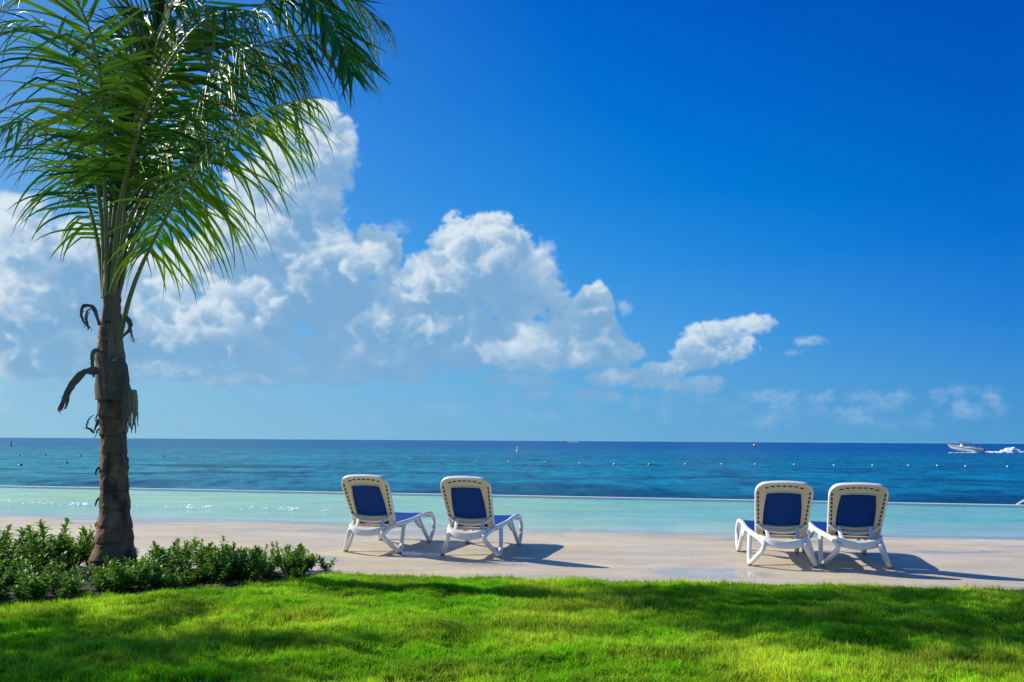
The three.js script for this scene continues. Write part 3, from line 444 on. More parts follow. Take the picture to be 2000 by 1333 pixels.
// the lounger stands with its rear feet at z = 0 and its foot end towards -z
function makeLounger() {
  const t = thing('sun_lounger');
  for (const s of [-1, 1]) {
    // long side rail, ending in the rounded arch of the foot end
    mesh('side_rail', sweepGeo([V(s * 0.225, 0.285, 0.22), V(s * 0.262, 0.335, 0.09), V(s * 0.312, 0.362, -0.15), V(s * 0.33, 0.375, -0.6), V(s * 0.33, 0.40, -1.0), V(s * 0.335, 0.405, -1.22), V(s * 0.34, 0.375, -1.38), V(s * 0.35, 0.28, -1.46), V(s * 0.36, 0.16, -1.42), V(s * 0.372, 0.045, -1.25), V(s * 0.374, 0.03, -1.2)], 0.05, (u) => 0.058 - 0.012 * u, 46), white, t);
    // the loop of the rear leg: down and forward from the end of the rail to the foot, then up again to the rail
    mesh('rear_leg', sweepGeo([V(s * 0.222, 0.305, 0.225), V(s * 0.238, 0.235, 0.235), V(s * 0.295, 0.14, 0.155), V(s * 0.352, 0.055, 0.05), V(s * 0.370, 0.036, 0.0), V(s * 0.368, 0.06, -0.055), V(s * 0.352, 0.2, -0.15), V(s * 0.328, 0.345, -0.25)], 0.05, (u) => 0.062 - 0.02 * Math.sin(u * Math.PI), 36), white, t);
    mesh('front_leg', sweepGeo([V(s * 0.335, 0.385, -0.80), V(s * 0.345, 0.26, -0.93), V(s * 0.36, 0.12, -1.08), V(s * 0.372, 0.035, -1.18)], 0.05, 0.05, 18), white, t);
    for (const z of [0, -1.2]) mesh('foot_pad', new RoundedBoxGeometry(0.052, 0.022, 0.06, 2, 0.008).translate(s * 0.371, 0.011, z), footMat, t);
    mesh('corner_plate', sweepGeo([V(s * 0.332, 0.365, -0.72), V(s * 0.336, 0.30, -0.80), V(s * 0.34, 0.25, -0.87)], 0.04, (u) => 0.11 - 0.07 * u, 8), white, t);
  }
  // rear cross bar, bowed down and back
  mesh('cross_bar', sweepGeo([V(-0.235, 0.325, 0.19), V(-0.15, 0.298, 0.235), V(0, 0.28, 0.25), V(0.15, 0.298, 0.235), V(0.235, 0.325, 0.19)], 0.09, 0.03, 28, V(0, 1, 0)), white, t);
  mesh('cross_bar', sweepGeo([V(-0.255, 0.362, 0.12), V(-0.15, 0.334, 0.185), V(0, 0.318, 0.205), V(0.15, 0.334, 0.185), V(0.255, 0.362, 0.12)], 0.03, 0.06, 28, V(0, 1, 0)), white, t);
  mesh('cross_bar', new RoundedBoxGeometry(0.62, 0.03, 0.07, 2, 0.01).translate(0, 0.345, -0.14), cream, t);
  mesh('cross_bar', new RoundedBoxGeometry(0.62, 0.03, 0.05, 2, 0.01).translate(0, 0.35, -0.95), cream, t);
  mesh('cross_bar', sweepGeo([V(-0.335, 0.36, -1.36), V(-0.15, 0.345, -1.42), V(0.15, 0.345, -1.42), V(0.335, 0.36, -1.36)], 0.05, 0.04, 16, V(0, 1, 0)), white, t);
  mesh('seat_slat', new RoundedBoxGeometry(0.56, 0.012, 0.2, 2, 0.005).translate(0, 0.31, -0.32), cream, t);
  // seat cloth between the rails
  const seat = gridGeo(10, 24, (u, v) => { const x = (u - 0.5) * 0.63, z = lerp(-0.10, -1.4, v); return [x, lerp(0.375, 0.418, Math.min(1, v * 1.5)) - 0.02 * (1 - (2 * u - 1) ** 2) * (1 - v * 0.5) - 0.035 * smoothstep(v, 0.82, 1), z]; }, ([x, , z]) => [x, z]);
  mesh('seat', seat, sling, t);
  // backrest: a moulded frame round a cloth panel, leaning back
  const back = new THREE.Group(); back.name = 'backrest'; back.position.set(0, 0.345, -0.08); back.rotation.x = degToRad(35); t.add(back);
  const H = 0.80, outline = (s, k = 0) => { const b = 0.285 - k, w = 0.315 - k, r = 0.115 - k * 0.6, y0 = k, y1 = H - k; s.moveTo(-b, y0); s.lineTo(b, y0); s.lineTo(w, y1 - r * 1.5); s.quadraticCurveTo(w + 0.002, y1 - 0.028, w - r, y1 - 0.012); s.quadraticCurveTo(0, y1 + 0.014, -w + r, y1 - 0.012); s.quadraticCurveTo(-w - 0.002, y1 - 0.028, -w, y1 - r * 1.5); s.closePath(); return s; };
  const shape = outline(new THREE.Shape());
  const hole = new THREE.Path(); hole.moveTo(-0.213, 0.175); hole.quadraticCurveTo(0, 0.135, 0.213, 0.175); hole.quadraticCurveTo(0.226, 0.40, 0.190, 0.648); hole.quadraticCurveTo(0, 0.676, -0.190, 0.648); hole.quadraticCurveTo(-0.226, 0.40, -0.213, 0.175);
  const low = new THREE.Path(); low.moveTo(-0.20, 0.012); low.lineTo(0.20, 0.012); low.lineTo(0.21, 0.112); low.quadraticCurveTo(0, 0.074, -0.21, 0.112); low.closePath();
  shape.holes.push(hole, low);
  const slots = [];
  for (let k = -3; k <= 3; k++) slots.push([k * 0.064, 0.750 - Math.abs(k) ** 3 * 0.0010, -k * 0.02, 0.040, 0.015]);
  for (const s of [-1, 1]) for (let k = 0; k < 8; k++) slots.push([s * (0.262 + 0.0035 * k), 0.22 + k * 0.061, Math.PI / 2 - s * 0.06, 0.036, 0.017]);
  mesh('back_frame', new THREE.ExtrudeGeometry(shape, { depth: 0.016, bevelEnabled: true, bevelThickness: 0.003, bevelSize: 0.002, bevelSegments: 2, curveSegments: 14 }), cream, back);
  const slotGeo = new RoundedBoxGeometry(1, 1, 0.006, 2, 0.002);
  for (const [x, y, a, w, h] of slots) { const m = mesh('slot', slotGeo, slotMat, back); m.position.set(x, y, 0.019); m.rotation.z = a; m.scale.set(w, h, 1); }
  // raised rolled edge, proud of the frame on both faces
  const rimPts = outline(new THREE.Shape(), 0.004).getSpacedPoints(70).slice(0, -1).map((p) => V(p.x, p.y, 0.008)).filter((p) => p.y > 0.06);
  const start = rimPts.findIndex((p, i) => i && p.distanceTo(rimPts[i - 1]) > 0.1), ordered = start > 0 ? [...rimPts.slice(start), ...rimPts.slice(0, start)] : rimPts;
  mesh('rim', sweepGeo(ordered, 0.048, 0.022, 90, V(0, 0, 1)), white, back);
  // inner lip round the cloth panel, on the rear face
  const lip = hole.getSpacedPoints(60).map((p) => V(p.x * 1.03, (p.y - 0.40) * 1.02 + 0.40, 0.014)); lip.pop();
  mesh('inner_lip', sweepGeo([...lip, lip[0]], 0.03, 0.014, 80, V(0, 0, 1)), cream, back);
  mesh('back_cloth', gridGeo(10, 14, (u, v) => { const y = lerp(0.02, 0.765, v), x = (u - 0.5) * 2 * lerp(0.25, 0.27, v); return [x, y, -0.012 + 0.018 * (1 - (2 * u - 1) ** 2)]; }, ([x, y]) => [x, y]), sling, back);
  // props that hold the backrest up: a curved bar and two struts down to the cross bar
  mesh('brace', sweepGeo([V(-0.285, 0.20, 0.03), V(-0.2, 0.138, 0.05), V(0, 0.106, 0.058), V(0.2, 0.138, 0.05), V(0.285, 0.20, 0.03)], 0.026, 0.036, 26, V(0, 0, 1)), white, back);
  for (const s of [-1, 1]) mesh('strut', sweepGeo([V(s * 0.172, 0.475, 0.035), V(s * 0.168, 0.40, 0.09), V(s * 0.162, 0.325, 0.175)], 0.046, 0.022, 10), white, t);
  for (const s of [-1, 1]) mesh('pivot', new THREE.CylinderGeometry(0.026, 0.026, 0.02, 16).rotateZ(Math.PI / 2).translate(s * 0.31, 0.012, 0.008), cream, back);
  return t;
}
{
  const proto = makeLounger();
  const put = (o, x, z, deg, label) => { o.position.set(x, 0, z); o.rotation.y = -degToRad(deg); o.getObjectByName('backrest').rotation.x = degToRad(35 + Math.sin(x * 5) * 1.2); return tag(o, label, 'sun lounger', 'white and blue sun loungers on the terrace'); };
  const more = () => { const c = proto.clone(); c.name = numbered('sun_lounger'); scene.add(c); return c; };
  put(proto, -1.79, -10.37, 12.5, 'white lounger with blue cloth, leftmost of the four, nearest the palm tree');
  put(more(), -0.50, -10.07, 12, 'white lounger with blue cloth, right one of the left-hand pair');
  put(more(), 3.19, -9.42, 10, 'white lounger with blue cloth, left one of the right-hand pair');
  put(more(), 4.03, -9.375, 11, 'white lounger with blue cloth, rightmost of the four, long shadow on the stone beside it');
}

// ------------------------------------------------------------------ lawn and planting bed
const zBed = curveZ([[-9, -6.4], [-5, -6.75], [-4.33, -6.86], [-3.92, -6.93], [-3.79, -7.2], [-3.54, -7.24], [-3.19, -7.43], [-3.12, -7.68], [-2.57, -7.82], [-2.14, -8.15], [-1.9, -8.42], [-1.7, -8.6]]);
const lawnEdge = (x) => (x < -1.8 ? zBed(x) : zLawn(x) + 0.02 * noise3(x * 3, 1, 1) + 0.008 * noise3(x * 13, 4, 1));
const lawnY = (x, z) => { const e = z - lawnEdge(x); return 0.008 + 0.05 * smoothstep(e, 0, 0.9) + (0.08 * fbm(x * 0.9, z * 1.5, 3, 3) + 0.05 * noise3(x * 2.2, z * 3.3, 8) + 0.02 * noise3(x * 6, z * 8, 1)) * smoothstep(e, 0, 0.5); };
{
  const soilGeo = gridGeo(60, 24, (u, v) => { const x = lerp(-10, -1.75, u), z0 = zBed(x) + 0.3, z1 = Math.min(zLawn(x) - 0.12, zBed(x) - 0.02), z = lerp(z0, z1, v), e = smoothstep(v, 0, 0.2) * smoothstep(1 - v, 0, 0.12); return [x, 0.005 + e * smoothstep(-x, 1.95, 2.5) * (0.05 + 0.05 * fbm(x * 3, z * 3, 1, 3)), z]; }, null, ([x, , z]) => { const k = 1 + 0.8 * fbm(x * 9, z * 9, 4, 4); return [0.028 * k, 0.018 * k, 0.011 * k]; });
  tag(mesh('planting_bed', soilGeo, std(1, 1, 1, 0.95, { vertexColors: true })), 'dark soil of the planting bed round the palm', null, null, 'structure');
  const turf = gridGeo(220, 110, (u, v) => { const x = lerp(-11, 14, u), z = lerp(-1.5, lawnEdge(x) + 0.03, v); return [x, lawnY(x, z), z]; }, null, ([x, , z]) => { const k = 1 + 0.7 * fbm(x * 5, z * 5, 4, 4); return [0.055 * k, 0.075 * k, 0.016 * k]; });
  tag(mesh('lawn', turf, std(1, 1, 1, 0.95, { vertexColors: true })), 'uneven mown lawn in the foreground', null, null, 'structure');
  // grass: tufts of bent blades set out over the turf
  const r = rng(21), blade = phys(1, 1, 1, 0.75, { vertexColors: true, transmission: 0.5, specularIntensity: 0.25, thickness: 0, ior: 1.4, side: THREE.DoubleSide });
  const tuft = (n) => {
    const P = [], C = [], I = [];
    for (let k = 0; k < n; k++) {
      const a = r() * 6.283, R = Math.sqrt(r()) * 0.022, h = 0.026 + r() * 0.034, lean = r() * 0.85, la = r() * 6.283, w = 0.0019 + r() * 0.0016, fa = r() * 6.283, x0 = Math.cos(a) * R, z0 = Math.sin(a) * R, tone = 0.75 + r() * 0.5, dry = r() < 0.07, b = P.length / 3;
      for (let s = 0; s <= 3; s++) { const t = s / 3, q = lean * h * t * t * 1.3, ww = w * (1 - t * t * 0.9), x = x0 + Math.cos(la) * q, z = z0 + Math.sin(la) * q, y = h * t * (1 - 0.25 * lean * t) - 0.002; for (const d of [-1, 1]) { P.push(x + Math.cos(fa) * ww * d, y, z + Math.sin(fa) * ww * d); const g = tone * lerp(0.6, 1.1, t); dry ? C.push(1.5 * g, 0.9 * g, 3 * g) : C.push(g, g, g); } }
      for (let s = 0; s < 3; s++) { const i = b + s * 2; I.push(i, i + 1, i + 2, i + 1, i + 3, i + 2); }
    }
    const g = new THREE.BufferGeometry(); g.setAttribute('position', new THREE.Float32BufferAttribute(P, 3)); g.setAttribute('color', new THREE.Float32BufferAttribute(C, 3)); g.setIndex(I); g.computeVertexNormals(); return g;
  };
  const N = 4, per = 21000, M = new THREE.Matrix4(), Q = new THREE.Quaternion(), E = new THREE.Euler(), S = V(), T = V(), col = new THREE.Color();
  for (let k = 0; k < N; k++) {
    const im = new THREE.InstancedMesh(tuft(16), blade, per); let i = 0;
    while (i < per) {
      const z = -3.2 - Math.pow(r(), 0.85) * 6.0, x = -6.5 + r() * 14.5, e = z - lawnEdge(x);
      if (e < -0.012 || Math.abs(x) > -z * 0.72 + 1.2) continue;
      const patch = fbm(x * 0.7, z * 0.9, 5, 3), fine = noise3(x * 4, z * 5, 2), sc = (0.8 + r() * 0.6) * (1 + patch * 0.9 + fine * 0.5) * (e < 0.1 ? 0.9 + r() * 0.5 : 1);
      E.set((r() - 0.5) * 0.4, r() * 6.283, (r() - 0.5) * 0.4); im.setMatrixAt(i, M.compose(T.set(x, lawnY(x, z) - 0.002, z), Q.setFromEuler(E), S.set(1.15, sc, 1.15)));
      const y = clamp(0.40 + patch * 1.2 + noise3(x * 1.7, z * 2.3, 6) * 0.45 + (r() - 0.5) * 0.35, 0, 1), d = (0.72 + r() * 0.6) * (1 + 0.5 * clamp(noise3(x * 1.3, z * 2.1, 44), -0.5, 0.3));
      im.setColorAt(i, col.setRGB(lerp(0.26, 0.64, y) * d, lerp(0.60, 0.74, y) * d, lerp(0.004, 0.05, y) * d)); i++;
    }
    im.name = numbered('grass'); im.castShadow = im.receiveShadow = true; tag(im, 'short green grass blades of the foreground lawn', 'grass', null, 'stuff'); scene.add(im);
  }
}
// ------------------------------------------------------------------ low shrubs in the bed
{
  const r = rng(55), leaf = phys(1, 1, 1, 0.38, { vertexColors: true, transmission: 0.45, specularIntensity: 0.22, thickness: 0, ior: 1.45, side: THREE.DoubleSide }), bark = std(0.09, 0.06, 0.035, 0.8);
  const leafInto = (P, C, I, p, d, n, L, W, c) => {        // an egg-shaped leaf, folded along the middle and cupped
    const s = V().crossVectors(d, n).normalize(), up = V().crossVectors(s, d).normalize(), b = P.length / 3, st = [[0, 0.12, 0], [0.35, 0.75, 0.05], [0.7, 1, 0.04], [0.92, 0.6, -0.02], [1, 0, -0.06]];
    for (const [t, w, c0] of st) for (const k of [-1, 0, 1]) { const x = p.clone().addScaledVector(d, L * t).addScaledVector(s, k * W * w / 2).addScaledVector(up, L * c0 * 2 + (k ? 0.14 * W * w : 0)); P.push(x.x, x.y, x.z); const q = k ? 1 : 1.18; C.push(c[0] * q, c[1] * q, c[2] * q); }
    for (let i = 0; i < 4; i++) for (let k = 0; k < 2; k++) { const a = b + i * 3 + k; I.push(a, a + 3, a + 1, a + 1, a + 3, a + 4); }
  };
  const geo = (P, C, I) => { const g = new THREE.BufferGeometry(); g.setAttribute('position', new THREE.Float32BufferAttribute(P, 3)); g.setAttribute('color', new THREE.Float32BufferAttribute(C, 3)); g.setIndex(I); g.computeVertexNormals(); return g; };
  const makeShrub = (stems, h0, spread) => {
    const t = thing('shrub'), sg = [];
    for (let k = 0; k < stems; k++) {
      const a = r() * 6.283, out = spread * (0.25 + r() * 0.75), h = h0 * (0.55 + r() * 0.45), pts = [V(0, -0.02, 0), V(Math.cos(a) * out * 0.45, h * 0.45, Math.sin(a) * out * 0.45), V(Math.cos(a) * out + (r() - 0.5) * 0.06, h, Math.sin(a) * out + (r() - 0.5) * 0.06)], c = new THREE.CatmullRomCurve3(pts);
      sg.push(tubeGeo(pts, (u) => lerp(0.007, 0.003, u), 8, 5));
      const P = [], C = [], I = [], n = 24;
      for (let i = 0; i < n; i++) {
        const u = lerp(0.22, 1, Math.pow(i / (n - 1), 0.75)), p = c.getPoint(u), T = c.getTangent(u), ph = i * 2.4 + k, top = smoothstep(u, 0.75, 1), el = lerp(0.25, 0.95, top) + (r() - 0.5) * 0.5;
        const d = V(Math.cos(ph), 0, Math.sin(ph)).multiplyScalar(Math.cos(el)).addScaledVector(T, Math.sin(el)).normalize(), L = (0.07 + r() * 0.04) * (1 - 0.2 * top), tone = 0.55 + r() * 0.55, old = r() < 0.03, y = (0.25 + 0.75 * top) * r();
        leafInto(P, C, I, p, d, V(0, 1, 0.01), L, L * (0.46 + r() * 0.14), old ? [0.28, 0.16, 0.02] : [lerp(0.13, 0.44, y) * tone, lerp(0.34, 0.62, y) * tone, lerp(0.03, 0.03, y) * tone]);
      }
      mesh('sprig', geo(P, C, I), leaf, t);
    }
    mesh('stem', mergeGeometries(sg), bark, t);
    return t;
  };
  const kinds = [makeShrub(10, 0.42, 0.32), makeShrub(9, 0.36, 0.30), makeShrub(11, 0.46, 0.32), makeShrub(6, 0.30, 0.17)], first = kinds.map(() => true);
  const G = 'leafy green shrubs in the planting bed';
  const put = (k, x, z, s, label) => { let o = kinds[k]; if (first[k]) first[k] = false; else { o = o.clone(); o.name = numbered('shrub'); scene.add(o); } o.position.set(x, 0.03, z); o.rotation.y = r() * 6.283; o.scale.set(s, s * (0.92 + r() * 0.16), s); tag(o, label ?? (x < -4.55 ? 'low glossy green shrub in the crowded bed left of the palm trunk' : x < -3.75 ? 'low glossy green shrub at the foot of the palm trunk' : 'low glossy green shrub in the bed between palm trunk and lawn corner'), 'shrub', G); };
  put(3, -1.98, -8.62, 0.58, 'smallest shrub, last at the right end of the bed where grass meets stone');
  put(3, -2.2, -8.55, 0.62, 'small open shrub, second from the right end of the bed');
  put(2, -4.95, -8.55, 1.14, 'tallest shrub, rising to a point left of the palm trunk');
  put(1, -5.62, -8.5, 1.18, 'tall thin shrub cut by the left edge of the picture');
  const spots = [];
  for (let x = -6.3; x < -2.1; x += 0.29) for (let row = 0; row < 7; row++) {
    const back = zLawn(x) - 0.42, front = zBed(x) - 0.08; if (back > front - 0.05) continue;
    const z = lerp(back, front, (row + 0.5 * r()) / 6.2); if (z > front + 0.05) continue;
    const px = x + (r() - 0.5) * 0.2; if (Math.hypot(px + 4.2, z + 8.5) < 0.38) continue;
    spots.push([px, z, lerp(0.84, 0.56, smoothstep(px, -5, -2.2)) * (z > -7.5 ? 0.9 : 1) * (Math.abs(px + 4.15) < 0.5 && z > -8.4 ? 0.68 : 1)]);
  }
  for (let x = -6.2; x < -2.6; x += 0.15) spots.push([x + (r() - 0.5) * 0.1, zBed(x) - 0.1 - r() * 0.22, 0.5 + r() * 0.22]);   // low ones along the grass
  for (const [x, z, s] of spots) put((r() * 4) | 0, x, z, s * (0.75 + r() * 0.45));
}

// ------------------------------------------------------------------ things on and by the sea
const gloss = (r, g, b) => phys(r, g, b, 0.25, { clearcoat: 0.5, clearcoatRoughness: 0.15 });
const foam = std(0.85, 0.88, 0.9, 0.9);
function foamGeo(list, seed) {                            // froth: a heap of rough lumps
  const gs = list.map(([x, y, z, rx, ry, rz], i) => { const g = new THREE.IcosahedronGeometry(1, 4), p = g.attributes.position; for (let k = 0; k < p.count; k++) { const X = p.getX(k), Y = p.getY(k), Z = p.getZ(k), s = 1 + 0.45 * fbm(X * 2.2 + i * 7 + seed, Y * 2.2, Z * 2.2, 3); p.setXYZ(k, x + X * rx * s, y + Y * ry * s, z + Z * rz * s); } g.computeVertexNormals(); return g; });
  return mergeGeometries(gs);
}
// motor boat heading left
{
  const hx = 182.9 - 161.5, b = thing('motor_boat', 172.6, SEA_Y, -298.5, -0.55);
  b.scale.set(0.78, 1.2, 0.9); tag(b, 'white motor boat with red stripe and blue canopy speeding left near the horizon', 'motor boat');
  const L = 14, hull = (y0f, y1f, grow, z0 = 0, z1 = 1) => {   // a skin from keel to gunwale; bow at -x, lifted
    const P = [], I = [], n = 40, m = 8;
    for (let i = 0; i <= n; i++) { const u = lerp(z0, z1, i / n), x = -L / 2 + u * L, beam = 1.55 * Math.pow(Math.sin(Math.min(1, u * 1.25 + 0.02) * Math.PI / 2), 0.75) + grow, sheer = 2.7 - 1.15 * Math.pow(u, 0.8), keel = 0.1 + 1.5 * Math.pow(1 - u, 3.2) - 0.15 * u; for (let s of [-1, 1]) for (let k = 0; k <= m; k++) { const t = lerp(y0f, y1f, k / m), flare = lerp(0.15, 1, Math.pow(t, 0.55)); P.push(x - 1.1 * t * Math.pow(1 - u, 4), lerp(keel, sheer, t), s * beam * flare); } }
    const w = 2 * (m + 1);
    for (let i = 0; i < n; i++) for (let q = 0; q < 2; q++) for (let k = 0; k < m; k++) { const a = i * w + q * (m + 1) + k, c = a + w; I.push(a, a + 1, c, c, a + 1, c + 1); }
    const g = new THREE.BufferGeometry(); g.setAttribute('position', new THREE.Float32BufferAttribute(P, 3)); g.setIndex(I); g.computeVertexNormals(); return g;
  };
  mesh('hull', hull(0, 1, 0), gloss(0.88, 0.86, 0.78), b);
  mesh('stripe', hull(0.66, 0.84, 0.03, 0.03, 0.98), gloss(0.34, 0.035, 0.03), b);
  mesh('deck', (() => { const s = new THREE.Shape(); s.moveTo(-6.9, 0); for (let i = 0; i <= 20; i++) { const u = i / 20; s.lineTo(-7 + u * 14, 1.52 * Math.pow(Math.sin(Math.min(1, u * 1.25 + 0.02) * Math.PI / 2), 0.75)); } for (let i = 20; i >= 0; i--) { const u = i / 20; s.lineTo(-7 + u * 14, -1.52 * Math.pow(Math.sin(Math.min(1, u * 1.25 + 0.02) * Math.PI / 2), 0.75)); } return new THREE.ExtrudeGeometry(s, { depth: 0.1, bevelEnabled: false }).rotateX(Math.PI / 2).rotateZ(-0.075).translate(0, 1.72, 0); })(), gloss(0.78, 0.77, 0.73), b);
  mesh('windscreen', new THREE.CylinderGeometry(1.15, 1.3, 0.8, 20, 1, true, Math.PI * 1.0, Math.PI).translate(-1.6, 2.3, 0), phys(0.75, 0.82, 0.85, 0.1), b);
  mesh('canopy', gridGeo(14, 8, (u, v) => [lerp(-3.2, 3.6, u), 3.55 - 0.55 * u - 0.25 * (2 * v - 1) ** 2 + 0.2 * Math.sin(u * Math.PI), lerp(1.35, -1.35, v)]), phys(0.01, 0.06, 0.22, 0.8, { side: THREE.DoubleSide }), b);
  mesh('canopy_edge', new RoundedBoxGeometry(6.2, 0.14, 0.06, 1, 0.02).rotateZ(-0.08).translate(0.3, 3.05, 1.4), gloss(0.25, 0.5, 0.72), b);
  for (const [x, z] of [[-2.4, 1.2], [-2.4, -1.2], [0.6, 1.2], [0.6, -1.2], [3.2, 1.2], [3.2, -1.2]]) mesh('canopy_post', new THREE.CylinderGeometry(0.035, 0.035, 1.6, 8).translate(x, 2.35, z), gloss(0.7, 0.7, 0.7), b);
  for (const x of [-0.4, 0.9, 2.2]) mesh('seat', new RoundedBoxGeometry(0.6, 0.7, 2.0, 2, 0.12).translate(x, 1.75, 0), gloss(0.75, 0.72, 0.68), b);
  mesh('outboard_motor', new RoundedBoxGeometry(0.7, 1.5, 0.6, 2, 0.2).translate(7.1, 1.1, 0), gloss(0.04, 0.04, 0.05), b);
  // passengers, a few pixels each
  const body = (h, lean) => mergeGeometries([new THREE.SphereGeometry(0.12, 12, 10).scale(1, 1.25, 1).translate(lean * 0.4, h * 0.9, 0), new THREE.CapsuleGeometry(0.2, 0.45, 6, 12).scale(0.85, 1, 1.1).rotateZ(-lean * 0.3).translate(lean * 0.15, h * 0.52, 0), new THREE.CapsuleGeometry(0.09, 0.5, 4, 8).rotateZ(Math.PI / 2 - 0.3).translate(0.25, h * 0.22, 0.12), new THREE.CapsuleGeometry(0.09, 0.5, 4, 8).rotateZ(Math.PI / 2 - 0.3).translate(0.25, h * 0.22, -0.12)].map((g) => g.toNonIndexed()));
  const vest = [gloss(0.45, 0.03, 0.03), gloss(0.06, 0.06, 0.08), gloss(0.4, 0.05, 0.06)];
  for (const [x, y, z, k, label] of [[-4.4, 1.95, 0.2, 0, 'person in red sitting on the bow of the motor boat'], [-0.7, 1.75, 0.5, 2, 'person in red under the front of the boat canopy'], [0.5, 1.7, 0.5, 0, 'person in red in the middle row of the boat'], [1.7, 1.62, 0.5, 0, 'person in red in the back row of the boat'], [5.6, 1.35, 0.2, 0, 'person in dark red at the stern of the motor boat']]) {
    const m = mesh('person', body(1.15, 0.2), vest[k]); m.position.set(172.6 + x * 0.66, SEA_Y + y * 1.2, -298.5 + z + x * 0.41); tag(m, label, 'person', 'people aboard the motor boat');
  }
  const r = rng(8), lumps = []; for (let i = 0; i < 60; i++) { const u = i / 60, x = 178 + u * 40; lumps.push([x, SEA_Y + 0.15, -299 + (r() - 0.5) * 3, 1.3 + r(), 0.35 + 0.3 * r(), 1.0]); }
  for (let i = 0; i < 26; i++) { const u = r(), x = 186.5 + u * 6; lumps.push([x, SEA_Y + 0.2 + Math.sin(Math.pow(u, 1.3) * Math.PI) * 1.5 * r(), -299 + (r() - 0.5) * 2.5, 0.9 + r() * 0.6, 0.7 + r() * 0.4, 0.9]); }
  for (let i = 0; i < 18; i++) lumps.push([200 + r() * 20, SEA_Y + 0.2 + r() * 0.4, -299 + (r() - 0.5) * 3, 1.4, 0.6 + r() * 0.3, 1.1]);
  for (let i = 0; i < 8; i++) lumps.push([166 + i * 2, SEA_Y + 0.06, -296.6, 1.4, 0.2, 0.4]);
  tag(mesh('boat_wake', foamGeo(lumps, 3), foam), 'white spray and wake thrown up behind the motor boat', 'wake', null, 'stuff');
}
// far boat on the horizon
{
  const b = thing('distant_boat', 137, SEA_Y, -2085); tag(b, 'tiny white boat on the horizon in the middle of the picture', 'boat');
  const s = new THREE.Shape(); s.moveTo(-9, 3.4); s.lineTo(9, 2.2); s.lineTo(9.5, 0); s.lineTo(-6, 0); s.closePath();
  mesh('hull', new THREE.ExtrudeGeometry(s, { depth: 4, bevelEnabled: true, bevelSize: 0.3, bevelThickness: 0.6, bevelSegments: 2 }).translate(0, 0, -2), gloss(0.82, 0.82, 0.8), b);
  mesh('cabin', new RoundedBoxGeometry(6, 2.4, 3, 2, 0.4).translate(-1, 3.8, 0), gloss(0.7, 0.72, 0.75), b);
  const r = rng(4), l = []; for (let i = 0; i < 22; i++) l.push([148 + i * 1.3, SEA_Y + 0.5, -2085 + r() * 3, 1.6, 0.7 + r() * 0.5, 1.5]);
  tag(mesh('boat_wake', foamGeo(l, 9), foam), 'short white wake of the tiny boat on the horizon', 'wake', null, 'stuff');
}
// marker buoys
{
  const red = gloss(0.7, 0.12, 0.06), whiteM = gloss(0.8, 0.8, 0.78), dark = std(0.03, 0.04, 0.06);
  const b = thing('mooring_buoy', 190.4, SEA_Y, -616); tag(b, 'round orange and white buoy just under the horizon, right of centre', 'buoy');
  mesh('float', new THREE.SphereGeometry(1.15, 24, 16, 0, 6.2832, 1.15, 2).translate(0, 0.9, 0), red, b); mesh('cap', new THREE.SphereGeometry(1.16, 24, 10, 0, 6.2832, 0, 1.15).translate(0, 0.9, 0), whiteM, b); mesh('ring', new THREE.TorusGeometry(0.25, 0.06, 8, 16).translate(0, 2.2, 0), dark, b);
  const pole = (x, z, h, m, label) => { const p = thing('marker_pole', x, SEA_Y, z); tag(p, label, 'marker pole'); mesh('pole', new THREE.CylinderGeometry(0.14, 0.2, h, 12).translate(0, h / 2 - 0.2, 0), m, p); mesh('float', new THREE.CylinderGeometry(0.42, 0.5, 0.5, 16).translate(0, 0.15, 0), m === dark ? dark : whiteM, p); };
  pole(2.1, -270, 1.9, whiteM, 'thin white marker pole standing in the sea near the middle'); pole(-214, -337, 2.6, dark, 'thin dark marker pole standing in the sea at far left');
  const line = [[-24.8, -147.2], [-18.5, -144.9], [-12.1, -139.1], [-6.0, -135.4], [-0.4, -131.9], [5.5, -128.7], [10.9, -125.6], [15.8, -121.3], [21.1, -121.1], [27.2, -123.5], [33.4, -125.4], [38.8, -125.7], [44.9, -125.3], [49.6, -121.4], [56.1, -122.6], [62.2, -123.7], [66.5, -123.3], [69.9, -121.5], [75.5, -120.2]];
  const f = thing('float_buoy'); mesh('float', new THREE.SphereGeometry(0.155, 20, 14).scale(1, 0.95, 1).translate(0, 0.1, 0), whiteM, f); mesh('collar', new THREE.TorusGeometry(0.153, 0.02, 8, 20).rotateX(Math.PI / 2).translate(0, 0.05, 0), dark, f);
  line.forEach(([x, z], i) => { const o = i ? f.clone() : f; if (i) { o.name = numbered('float_buoy'); scene.add(o); } o.position.set(x, SEA_Y + 0.05, z); tag(o, i === 0 ? 'small white float, leftmost bright one of the line across the sea' : i === 18 ? 'small white float, rightmost of the line, near the right edge' : i < 6 ? 'small round white float of the line, in the sea above the left pair of loungers' : i < 12 ? 'small round white float of the line, in the sea between the two pairs of loungers' : 'small round white float of the line, in the sea above the right pair of loungers', 'buoy', 'white floats of the swimming line'); });
  const d = thing('dark_float'); mesh('float', new THREE.SphereGeometry(0.2, 16, 12).scale(1, 0.8, 1).translate(0, 0.12, 0), dark, d); mesh('collar', new THREE.TorusGeometry(0.2, 0.03, 8, 16).rotateX(Math.PI / 2).translate(0, 0.1, 0), whiteM, d);
  [[-99.0, -158.9], [-94.6, -160.2], [-86.0, -157.6], [-63.7, -113.2], [-63.3, -102.0], [-69.3, -157.5]].forEach(([x, z], i) => { const o = i ? d.clone() : d; if (i) { o.name = numbered('dark_float'); scene.add(o); } o.position.set(x, SEA_Y + 0.05, z); tag(o, 'small dark float bobbing in the sea at far left', 'buoy', 'dark floats at the left end of the line'); });
}
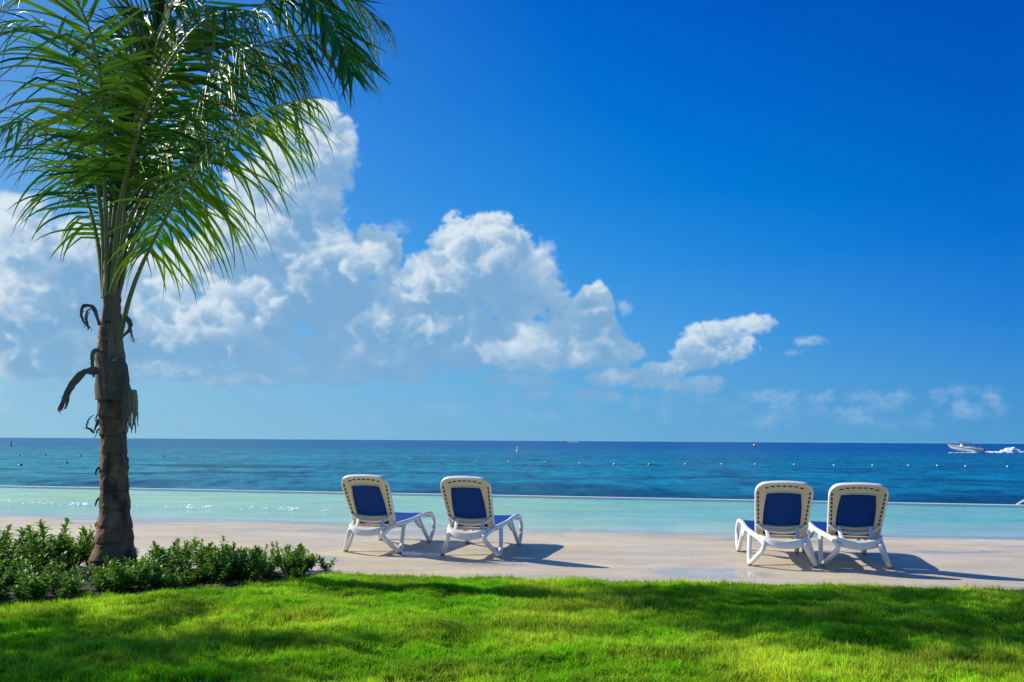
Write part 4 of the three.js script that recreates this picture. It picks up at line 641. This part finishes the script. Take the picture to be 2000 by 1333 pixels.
// handrail leaving the pool at the right edge
{
  const h = thing('pool_handrail', 12.02, 0, -18.9); tag(h, 'sloping metal handrail at the far edge of the pool, cut by the right edge', 'handrail');
  const steel = std(0.75, 0.75, 0.74, 0.25, { metalness: 0.3 });
  mesh('rail', tubeGeo([V(-0.1, -0.08, 0), V(0.05, 0.03, 0), V(0.4, 0.25, 0.1), V(0.8, 0.5, 0.25), V(1.1, 0.66, 0.35), V(1.25, 0.62, 0.4)], () => 0.024, 40, 10), steel, h); mesh('post', tubeGeo([V(1.25, 0.56, 0.4), V(1.27, 0.2, 0.4), V(1.27, -0.1, 0.4)], () => 0.024, 10, 10), steel, h);
}
// small things lying about
{
  const wood = std(0.30, 0.22, 0.13, 0.8);
  const twig = (pts, rr, label, fork) => { const p = pts.map(([x, z, up]) => V(x, lawnY(x, z) + 0.026 + (up ?? 0), z)), t = thing('dry_twig', p[0].x, p[0].y, p[0].z); tag(t, label, 'twig'); const rel = (a) => a.map((q) => q.clone().sub(p[0])); mesh('stem', tubeGeo(rel(p), (u) => rr * (1 - 0.6 * u), 16, 6), wood, t); if (fork) mesh('fork', tubeGeo(rel([p[1], ...fork.map(([x, z, up]) => V(x, lawnY(x, z) + 0.026 + (up ?? 0), z))]), (u) => rr * 0.7 * (1 - 0.5 * u), 10, 6), wood, t); };
  twig([[-0.56, -5.99], [-0.42, -5.95, 0.01], [-0.32, -5.86, 0.01], [-0.25, -5.75]], 0.0035, 'bent brown twig on the grass left of centre');
  twig([[0.31, -5.92, 0.03], [0.36, -5.78, 0.02], [0.42, -5.68]], 0.003, 'small pale forked twig on the grass at centre', [[0.31, -5.66, 0.01], [0.26, -5.58]]);
  twig([[1.05, -7.13], [1.2, -7.15, 0.01], [1.47, -7.19]], 0.004, 'straight dark twig on the grass near the terrace');
  const st = new THREE.IcosahedronGeometry(1, 3); { const p = st.attributes.position; for (let k = 0; k < p.count; k++) { const s = 1 + 0.3 * noise3(p.getX(k) * 1.7, p.getY(k) * 1.7, p.getZ(k) * 1.7); p.setXYZ(k, p.getX(k) * 0.034 * s, p.getY(k) * 0.014 * s, p.getZ(k) * 0.022 * s); } st.computeVertexNormals(); }
  const o = mesh('pebble', st, std(0.12, 0.12, 0.13, 0.6)); o.position.set(0.32, 0.012, -8.4); tag(o, 'small dark pebble on the stone by the lawn edge', 'pebble');
}

renderer.render(scene, camera);
